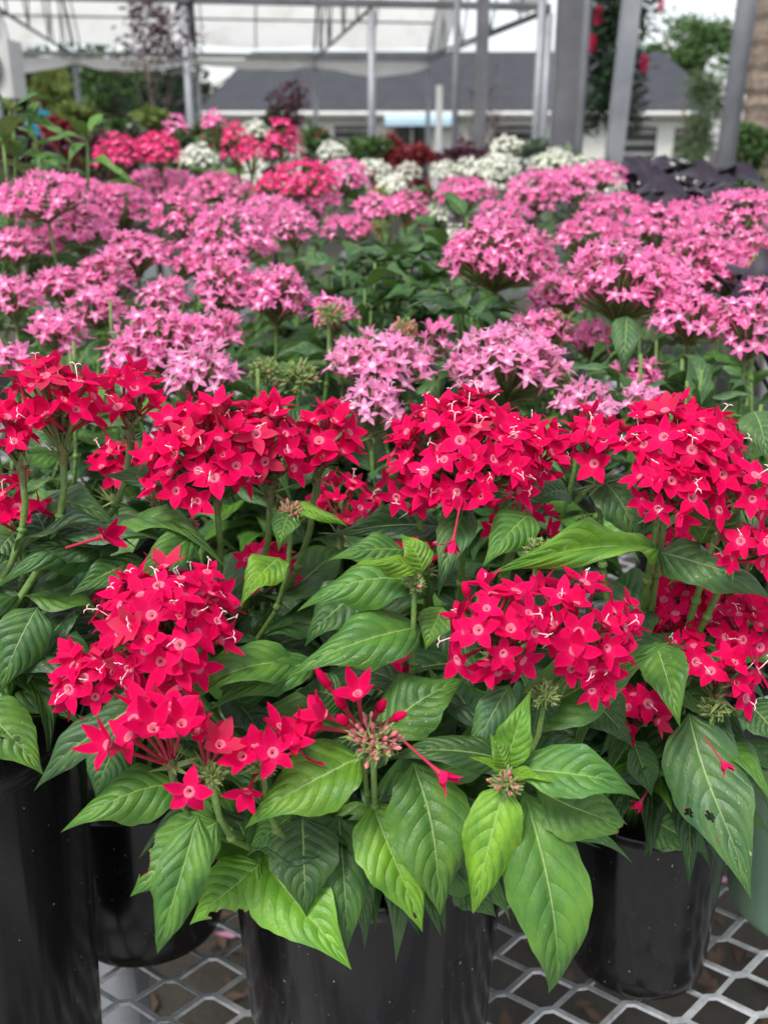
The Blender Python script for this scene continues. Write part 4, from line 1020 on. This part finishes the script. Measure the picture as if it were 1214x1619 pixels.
for (a0, b0, z0, a1, b1, z1) in ((-8.6, 0.1, 4.0, -5.2, 5.8, 3.0), (-2.2, .05, GZ - .1, -1.4, 3.2, 4.45), (-4.3, .05, GZ-.1, -5.3, .05, 4.1), (2.2, 0.1, 3.0, 2.2, BW, 3.05)):
    mb = MB(); mb.tube([GH(a0, b0, z0), GH(a1, b1, z1)], .028, 8); ghb(mb, 'diagonal_brace', M_STEELD)
# rolled, sagging side curtain under the far gutter
mb = MB(); n = 60
for i in range(n + 1):
    a = SPAN[0] + (SPAN[1] - SPAN[0]) * i / n
    dz = .10 + .11 * abs(math.sin(math.pi * (a - SPAN[0]) / 2.16)) * (1.0 + .5 * math.sin(a)) + .03 * noise.noise(Vector((a * 3, 0, 0)))
    for k_ in range(4): mb.v.append(GH(a, BW - .09 + .03 * math.sin(3 * a + k_), GZ - .08 - dz * k_ / 3))
for i in range(n):
    for k_ in range(3): mb.face((i*4+k_, (i+1)*4+k_, (i+1)*4+k_+1, i*4+k_+1))
ghb(mb, 'side_curtain', M_FILM)
# film hanging from the open gable end
mb = MB(); n = 16
for i in range(n + 1):
    u = i / n; top = arch(SPAN[1] + .02, u, .03)
    drop = GZ + .1 - .55 * math.sin(math.pi * u) ** 2
    for k_ in range(6):
        f = k_ / 5; z = top.z + (min(top.z - .05, max(drop, top.z - 1.1)) - top.z) * f
        mb.v.append(Vector((top.x + .05 * math.sin(5 * u + 3 * f), top.y, z)))
for i in range(n):
    for k_ in range(5): mb.face((i*6+k_, (i+1)*6+k_, (i+1)*6+k_+1, i*6+k_+1))
ghb(mb, 'gable_film', M_FILM)
# free-standing posts of the next bays
def post(px, Y, wd, label, top=4.6, shape='round', lean=0.0, mat=None, bot=0.0, base_px=None):
    p = P(px, 225, Y); mat = mat or M_STEEL
    o = empty('steel_post', (p.x, Y, 0), label, 'post', 'free-standing greenhouse posts')
    mb = MB()
    if shape == 'round': mb.tube([(0, 0, 0), (lean, 0, top)], wd / 2, 16)
    elif shape == 'square': mb.box((-wd / 2, -wd / 2, 0), (wd / 2, wd / 2, top), M=Matrix.Shear('XY', 4, (lean / top, 0)) if lean else None)
    else:  # channel: web and two flanges
        h = wd / 2; t_ = .012
        mb.box((-h, -.05, 0), (h, -.05 + t_, top)); mb.box((-h, -.05 + t_, 0), (-h + t_, .05, top)); mb.box((h - t_, -.05 + t_, 0), (h, .05, top))
    mb.build('shaft', mat, o, smooth=(shape == 'round'))
    mb = MB(); mb.box((-wd, -wd, 0.0), (wd, wd, .012)); 
    b = mb.build('base_plate', mat, o, smooth=False)
    for sx in (-1, 1):
        mb = MB(); mb.tube([(sx * wd * .75, -wd * .75, .0125), (sx * wd * .75, -wd * .75, .035)], .012, 6); mb.build('bolt', M_GALV, o)
    return o
post(893, 4.2, .105, 'widest grey square steel post, right of centre', shape='square', mat=M_STEELD)
post(875, 4.35, .040, 'slim pale pipe standing against the widest post', mat=M_GALV)
post(915, 4.05, .030, 'dark thin pipe in front of the widest post')
post(958, 6.6, .10, 'grey square post just right of the widest post', shape='square', lean=.18)
post(1140, 5.2, .095, 'round grey post near the right edge before the palm', lean=.10)
post(718, 9.0, .055, 'thin grey post left of the gable film')
post(757, 8.6, .095, 'grey square post right of the thin one before the house', shape='square', mat=M_STEELD)
post(846, 11.0, .085, 'grey post below the corner of the near gutter', top=3.0)
post(693, 14.0, .085, 'white painted post left of the glass door', top=2.2, mat=M_WHITE)
post(22, 9.0, .10, 'leaning grey post at the left edge', lean=-.45)
post(38, 10.5, .06, 'thin pale pipe beside the leaning left post', mat=M_GALV, lean=-.2)

# white fan housing at the left edge
c = P(-22, 108, 9.5); o = empty('fan_housing', c, 'white boxy ventilation fan hanging at the left edge', 'fan')
mb = MB(); mb.box((-.28, -.18, -.25), (.28, .18, .22)); mb.build('casing', M_WHITE, o, smooth=False)
mb = MB(); mb.lathe([(.21, 0), (.21, .03), (.19, .03)], 24)
x_ = mb.build('fan_ring', M_STEELD, o); x_.rotation_euler = (R(90), 0, 0); x_.location = (0, -.181, 0)
mb = MB(); mb.tube([(0, 0, .221), (0, 0, 1.3)], .02, 8); mb.build('hanger', M_STEEL, o)

# ================================================================== white house with grey roof
HY = 38.0
hl = P(338, 170, HY).x; hr = P(1128, 170, HY).x
EZ = 2.62; RZ = 4.95; hd = 9.0
house = empty('house', ((hl + hr) / 2, HY, 0), 'long white house with grey hipped roof and dark windows behind the greenhouse', 'house')
hb = house.location
def hbuild(mb, name, mat, par=None, smooth=False):
    o = mb.build(name, mat, par or house, smooth, origin=hb); o.location = (0, 0, 0); return o
def shingle_mat():
    m, t, p = nmat('grey_shingles'); tc = N(t, 'ShaderNodeTexCoord')
    br = N(t, 'ShaderNodeTexBrick', Scale=1.0); br.inputs['Color1'].default_value = (.038, .041, .050, 1); br.inputs['Color2'].default_value = (.050, .054, .065, 1); br.inputs['Mortar'].default_value = (.035, .036, .042, 1)
    br.inputs['Mortar Size'].default_value = .012; br.inputs['Brick Width'].default_value = .35; br.inputs['Row Height'].default_value = .16
    mp = N(t, 'ShaderNodeMapping'); mp.inputs['Rotation'].default_value = (R(90), 0, 0); t.links.new(tc.outputs['Object'], mp.inputs[0]); t.links.new(mp.outputs[0], br.inputs['Vector'])
    t.links.new(br.outputs['Color'], p.inputs['Base Color']); p.inputs['Roughness'].default_value = .85
    return m
M_WALL = rough_mat('cream_wall', (.66, .66, .58), (.76, .76, .69), 1.2, .75)
M_ROOF = shingle_mat()
mb = MB(); mb.box((hl, HY, 0), (hr, HY + hd, EZ - .05)); hbuild(mb, 'wall', M_WALL)
mb = MB(); ov = .5
e = [(hl - ov, HY - ov, EZ), (hr + ov, HY - ov, EZ), (hr + ov, HY + hd + ov, EZ), (hl - ov, HY + hd + ov, EZ)]
r0 = (hl + .9, HY + hd / 2, RZ); r1 = (hr - .9, HY + hd / 2, RZ)
mb.v += [Vector(p) for p in e] + [Vector(r0), Vector(r1)]
for f in ((0, 1, 5, 4), (2, 3, 4, 5), (1, 2, 5), (3, 0, 4), (3, 2, 1, 0)): mb.face(f)
rf = hbuild(mb, 'roof', M_ROOF)
mb = MB(); mb.box((hl - ov, HY - ov - .03, EZ - .2), (hr + ov, HY - ov - .003, EZ - .004)); hbuild(mb, 'fascia', M_WHITE, rf)
mb = MB(); mb.tube([(hl - ov, HY - ov - .09, EZ - .09), (hr + ov, HY - ov - .09, EZ - .09)], .05, 8); hbuild(mb, 'rain_gutter', M_WHITE, rf)
M_GLASS, t_, p_ = nmat('dark_glass'); p_.inputs['Base Color'].default_value = (.02, .022, .025, 1); p_.inputs['Roughness'].default_value = .08
M_BLIND = rough_mat('grey_blind', (.16, .15, .145), (.34, .33, .32), 2.2, .6)
M_BLUE = rough_mat('blue_awning', (.38, .55, .68), (.48, .64, .76), 2, .7)
for (x0, x1, y0, y1) in ((782, 858, 198, 250), (974, 1034, 200, 252), (1066, 1112, 202, 252), (640 - 220, 470, 196, 240), (528, 588, 198, 244)):
    a = P(x0, y0, HY); b = P(x1, y1, HY)
    mb = MB(); mb.box((a.x - .09, HY - .05, b.z - .09), (b.x + .09, HY - .004, a.z + .09)); fr_ = hbuild(mb, 'window', M_WHITE)
    mb = MB(); mb.box((a.x, HY - .06, b.z), (b.x, HY - .052, a.z)); hbuild(mb, 'pane', M_GLASS, fr_)
    k_ = max(3, int((a.z - b.z) / .28))
    for i in range(k_):
        z = b.z + (a.z - b.z) * (i + .5) / k_
        mb = MB(); mb.box((a.x + .05, HY - .10, z - .06), (b.x - .05, HY - .065, z + .06)); hbuild(mb, 'slat', M_BLIND, fr_)
    mb = MB(); mb.box((a.x - .14, HY - .14, b.z - .17), (b.x + .14, HY - .004, b.z - .095)); hbuild(mb, 'sill', M_WHITE, fr_)
a = P(625, 198, HY); b = P(676, 262, HY)
mb = MB(); mb.box((a.x - .1, HY - .06, 0), (b.x + .1, HY - .004, a.z + .1)); dr = hbuild(mb, 'door', M_WHITE)
for i in range(2):
    xx0 = a.x + (b.x - a.x) * i / 2 + .05; xx1 = a.x + (b.x - a.x) * (i + 1) / 2 - .05
    mb = MB(); mb.box((xx0, HY - .075, .15), (xx1, HY - .063, a.z)); hbuild(mb, 'pane', M_GLASS, dr)
mb = MB(); mb.tube([(a.x + (b.x - a.x) / 2 + .1, HY - .13, .9), (a.x + (b.x - a.x) / 2 + .1, HY - .13, 1.2)], .02, 6); hbuild(mb, 'handle', M_STEELD, dr)
a = P(608, 181, HY - 1); b = P(722, 193, HY - 1)
mb = MB(); mb.v += [Vector((a.x, HY - .01, a.z + .12)), Vector((b.x, HY - .01, a.z + .12)), Vector((b.x, HY - 1.2, b.z + .1)), Vector((a.x, HY - 1.2, b.z + .1)), Vector((b.x, HY - 1.2, b.z - .12)), Vector((a.x, HY - 1.2, b.z - .12)), Vector((b.x, HY - .01, b.z - .12)), Vector((a.x, HY - .01, b.z - .12))]
for f in ((0, 3, 2, 1), (3, 5, 4, 2), (5, 7, 6, 4), (0, 7, 5, 3), (1, 2, 4, 6)): mb.face(f)
hbuild(mb, 'awning', M_BLUE)

# ================================================================== trees
def tree(px, Y, height, crown_c, rx, rz, fol, label, n=2600, L=.22, clumps=22, trunk=.12, cat='tree', group='trees behind the nursery', bloom=None, hang=0.0, name='leafy_tree', aspect=.45, limbs=7):
    p = P(px, 225, Y); base = Vector((p.x, Y, 0)); o = empty(name, base, label, cat, group)
    mb = MB(); top = Vector((rnd(-.2, .2), rnd(-.2, .2), crown_c))
    mb.tube([(0, 0, -.02), top * .3, top * .65 + Vector((rnd(-.1, .1), 0, 0)), top], [trunk * 1.25, trunk, trunk * .8, trunk * .45], 10)
    for i in range(limbs):
        a = i * 2.4; s = top * rnd(.45, .9); e = Vector((math.cos(a) * rx * rnd(.5, .9), math.sin(a) * rx * rnd(.5, .9), crown_c + rz * rnd(-.4, .7)))
        mb.tube([s, (s + e) * .5 + UP * rz * .12, e], [trunk * .45, trunk * .3, trunk * .1], 6)
    mb.build('trunk', M_BARK, o)
    mb = scatter_leaves(MB(), (0, 0, crown_c), rx, rx, rz, n, L, clumps, 0, int(px * 3 + Y), hang=hang, aspect=aspect)
    mb.build('crown', F[fol], o, smooth=False)
    if bloom:
        for (bx, by) in bloom:
            q = P(bx, by, Y - .25) - base; mb = MB()
            for i in range(120):
                d = Vector((random.gauss(0, 1), random.gauss(0, 1), random.gauss(0, 1))).normalized(); c0 = q + UP * rnd(-.07, .07)
                mb.tube([c0, c0 + Vector((d.x, d.y, d.z * .4)) * .045], [.003, .002], 3, cap=False)
            mb.build('bottlebrush_flower', PET['red'][0], o)
    return o
tree(60, 46, 7, 2.7, 3.4, 2.6, 'dark', 'dark evergreen tree at the far left behind the greenhouse', n=3200, L=.5, trunk=.25)
tree(190, 48, 7, 2.9, 3.4, 2.8, 'dark', 'dark broad tree behind the left rear posts', n=3200, L=.5, trunk=.25)
tree(285, 47, 7, 2.7, 3.0, 2.5, 'blue', 'dark blue-green tree beside the left end of the house roof', n=3000, L=.5, trunk=.25)
tree(-60, 46, 7, 3.3, 4.0, 2.6, 'dark', 'dark tree cut off at the far left edge', n=2600, L=.5, trunk=.25)
tree(92, 30, 5, 2.7, .62, 1.0, 'lime', 'bright weeping tree in front of the dark evergreens at left', n=2200, L=.35, hang=1.4, trunk=.1, aspect=.2)
tree(172, 34, 5, 3.2, 1.2, 1.4, 'green', 'slim-trunked green tree between the two left rear posts', n=900, L=.3, trunk=.16)
tree(1078, 58, 8, 6.6, 2.5, 1.9, 'green', 'rounded green tree rising above the right end of the house roof', n=3600, L=.36, trunk=.3, clumps=30)
tree(1100, 22, 6, 1.95, .60, 1.0, 'pine', 'feathery pine hanging in front of the right end of the house', n=1700, L=.26, hang=.5, trunk=.07, aspect=.12)
tree(1235, 40, 8, 4.2, 2.6, 2.4, 'green', 'green tree behind the palm at the right edge', n=2800, L=.4, trunk=.2)
tree(962, 9.6, 4, 2.25, .42, .78, 'dark', 'dark bottlebrush tree with red blooms behind the widest post', n=5200, L=.095, clumps=34, trunk=.03, bloom=((946, 24), (935, 68), (1018, 101), (1045, 5), (1000, 60)), name='bottlebrush_tree', group=None, aspect=.25)
tree(262, 9.2, 4, 2.30, .33, .60, 'burgundy', 'slender dark-leaved sapling against the white roof left of the thick post', n=620, L=.085, clumps=24, trunk=.016, name='sapling_tree', group=None, aspect=.3, limbs=12)
tree(450, 8.0, 3, 1.72, .17, .20, 'burgundy', 'small purple-leaved sapling in front of the house roof', n=420, L=.06, clumps=12, trunk=.014, name='sapling_tree', group=None, limbs=8)
tree(762, 10.0, 3, 1.75, .28, .36, 'burgundy', 'nearly bare purple sapling right of the white post', n=260, L=.05, clumps=20, trunk=.02, name='sapling_tree', group=None, limbs=16, aspect=.25)
tree(1010, 60, 8, 4.0, 5.0, 2.2, 'dark', 'dark trees behind the house roof', n=2400, L=.5, trunk=.3)
tree(-420, 44, 8, 3.6, 4.2, 3.0, 'dark', 'dark tree well outside the left edge of the greenhouse', n=1800, L=.55, trunk=.25)
tree(-800, 46, 8, 3.6, 4.4, 3.0, 'green', 'green tree farthest out at the left of the greenhouse', n=1800, L=.55, trunk=.25)
tree(1520, 44, 8, 3.8, 4.2, 3.0, 'green', 'green tree outside the right edge beyond the palm', n=1800, L=.55, trunk=.25)
# palm at the right edge
pb = P(1192, 225, 10.0); pm = empty('palm_tree', (pb.x, 10.0, 0), 'palm with ringed brown trunk at the right edge, fronds drooping into the sky', 'tree')
mb = MB(); zs = [i * .07 for i in range(58)]
mb.tube([(0.03 * math.sin(z), 0, z) for z in zs], [.17 - .008 * z + (.016 if i % 3 else 0) + rnd(-.012, .012) for i, z in enumerate(zs)], 18)
mb.build('trunk', rough_mat('palm_bark', (.14, .105, .08), (.30, .24, .19), 14, .9, .8), pm, smooth=False)
for i in range(15):
    a = i * 2.4 + .3; L_ = rnd(1.7, 2.1); c0 = Vector((.12, 0, 4.05)); mb = MB()
    d = Vector((math.cos(a), math.sin(a), 0)); sp_ = [c0 + d * L_ * t + UP * (.75 * t * (1.1 - t) * 2.2 - 1.1 * t * t) for t in [k_ / 14 for k_ in range(15)]]
    mb.tube(sp_, [.016 - .001 * k_ for k_ in range(15)], 5)
    for k_ in range(2, 15):
        for f in (0, .33, .66):
            p0 = sp_[k_ - 1] + (sp_[k_] - sp_[k_ - 1]) * f; s_ = d.cross(UP)
            for sg in (-1, 1):
                q = p0 + s_ * sg * .14 + d * .12 - UP * rnd(.34, .5); n0 = len(mb.v); mb.v += [p0, p0 + d * .018, q]; mb.face((n0, n0+1, n0+2))
    mb.build('frond', F['green'], pm, smooth=False)

# ================================================================== person in a blue top, far left
def person(px, Y, label, z0=0.0):
    p = P(px, 225, Y); o = empty('person', (p.x, Y, z0), label, 'person')
    J = {'pel': (0, 0, .92), 'bel': (0, 0, 1.08), 'che': (0, 0, 1.30), 'nec': (0, 0, 1.46), 'hed': (0, -.01, 1.58), 'top': (0, 0, 1.70),
         'ls': (-.17, 0, 1.40), 'le': (-.23, -.03, 1.14), 'lw': (-.20, -.20, .98), 'lh': (-.19, -.28, .97), 'rs': (.17, 0, 1.40), 're': (.23, -.03, 1.14), 'rw': (.20, -.20, .98), 'rh': (.19, -.28, .97),
         'lp': (-.09, 0, .88), 'lk': (-.10, -.02, .50), 'la': (-.10, .02, .09), 'lt': (-.11, -.14, .04), 'rp': (.09, 0, .88), 'rk': (.10, -.02, .50), 'ra': (.10, .02, .09), 'rt': (.11, -.14, .04)}
    rad = {'pel': .13, 'bel': .12, 'che': .14, 'nec': .055, 'hed': .09, 'top': .06, 'ls': .065, 'rs': .065, 'le': .045, 're': .045, 'lw': .032, 'rw': .032, 'lh': .036, 'rh': .036, 'lp': .09, 'rp': .09, 'lk': .06, 'rk': .06, 'la': .045, 'ra': .045, 'lt': .035, 'rt': .035}
    ks = list(J); E = [('pel','bel'),('bel','che'),('che','nec'),('nec','hed'),('hed','top'),('che','ls'),('ls','le'),('le','lw'),('lw','lh'),('che','rs'),('rs','re'),('re','rw'),('rw','rh'),('pel','lp'),('lp','lk'),('lk','la'),('la','lt'),('pel','rp'),('rp','rk'),('rk','ra'),('ra','rt')]
    me = bpy.data.meshes.new('body'); me.from_pydata([J[k_] for k_ in ks], [(ks.index(a), ks.index(b)) for a, b in E], [])
    ob = bpy.data.objects.new('body', me); COL.objects.link(ob); ob.parent = o
    md = ob.modifiers.new('skin', 'SKIN'); 
    for i, k_ in enumerate(ks): me.skin_vertices[0].data[i].radius = (rad[k_], rad[k_])
    me.skin_vertices[0].data[0].use_root = True
    ob.modifiers.new('sub', 'SUBSURF').render_levels = 2
    m, t, pr = nmat('clothed_body'); tc = N(t, 'ShaderNodeTexCoord'); sx = N(t, 'ShaderNodeSeparateXYZ'); t.links.new(tc.outputs['Object'], sx.inputs[0])
    c = ramp(t, math_(t, 'DIVIDE', sx.outputs[2], 1.8), [(0, (.03, .03, .05)), (.50, (.03, .03, .05)), (.505, (.03, .34, .52)), (.815, (.03, .34, .52)), (.82, (.45, .26, .19))])
    c.node.color_ramp.interpolation = 'CONSTANT'; t.links.new(c, pr.inputs['Base Color']); pr.inputs['Roughness'].default_value = .8
    me.materials.append(m)
    mb = MB(); mb.lathe([(.001, .125), (.06, .115), (.095, .06), (.10, 0), (.085, -.06)], 14, c=(0, .015, 1.62)); mb.build('hair', rough_mat('brown_hair', (.10, .05, .03), (.18, .09, .05), 30, .7), o)
pp = P(66, 225, 19.0)
pf = empty('loading_platform', (pp.x, 19.0, 0), 'low timber platform under the person in blue', 'platform')
for i in range(9):
    mb = MB(); mb.box((-1.2, -.9 + i * .2, .56), (1.2, -.9 + i * .2 + .185, .60)); mb.build('plank', M_BARK, pf, smooth=False)
for sx in (-1.1, 1.0):
    mb = MB(); mb.box((sx, -.88, 0.0), (sx + .1, .88, .558)); mb.build('bearer', M_BARK, pf, smooth=False)
person(66, 19.0, 'person in a bright blue top standing beyond the shrubs at left', .60)
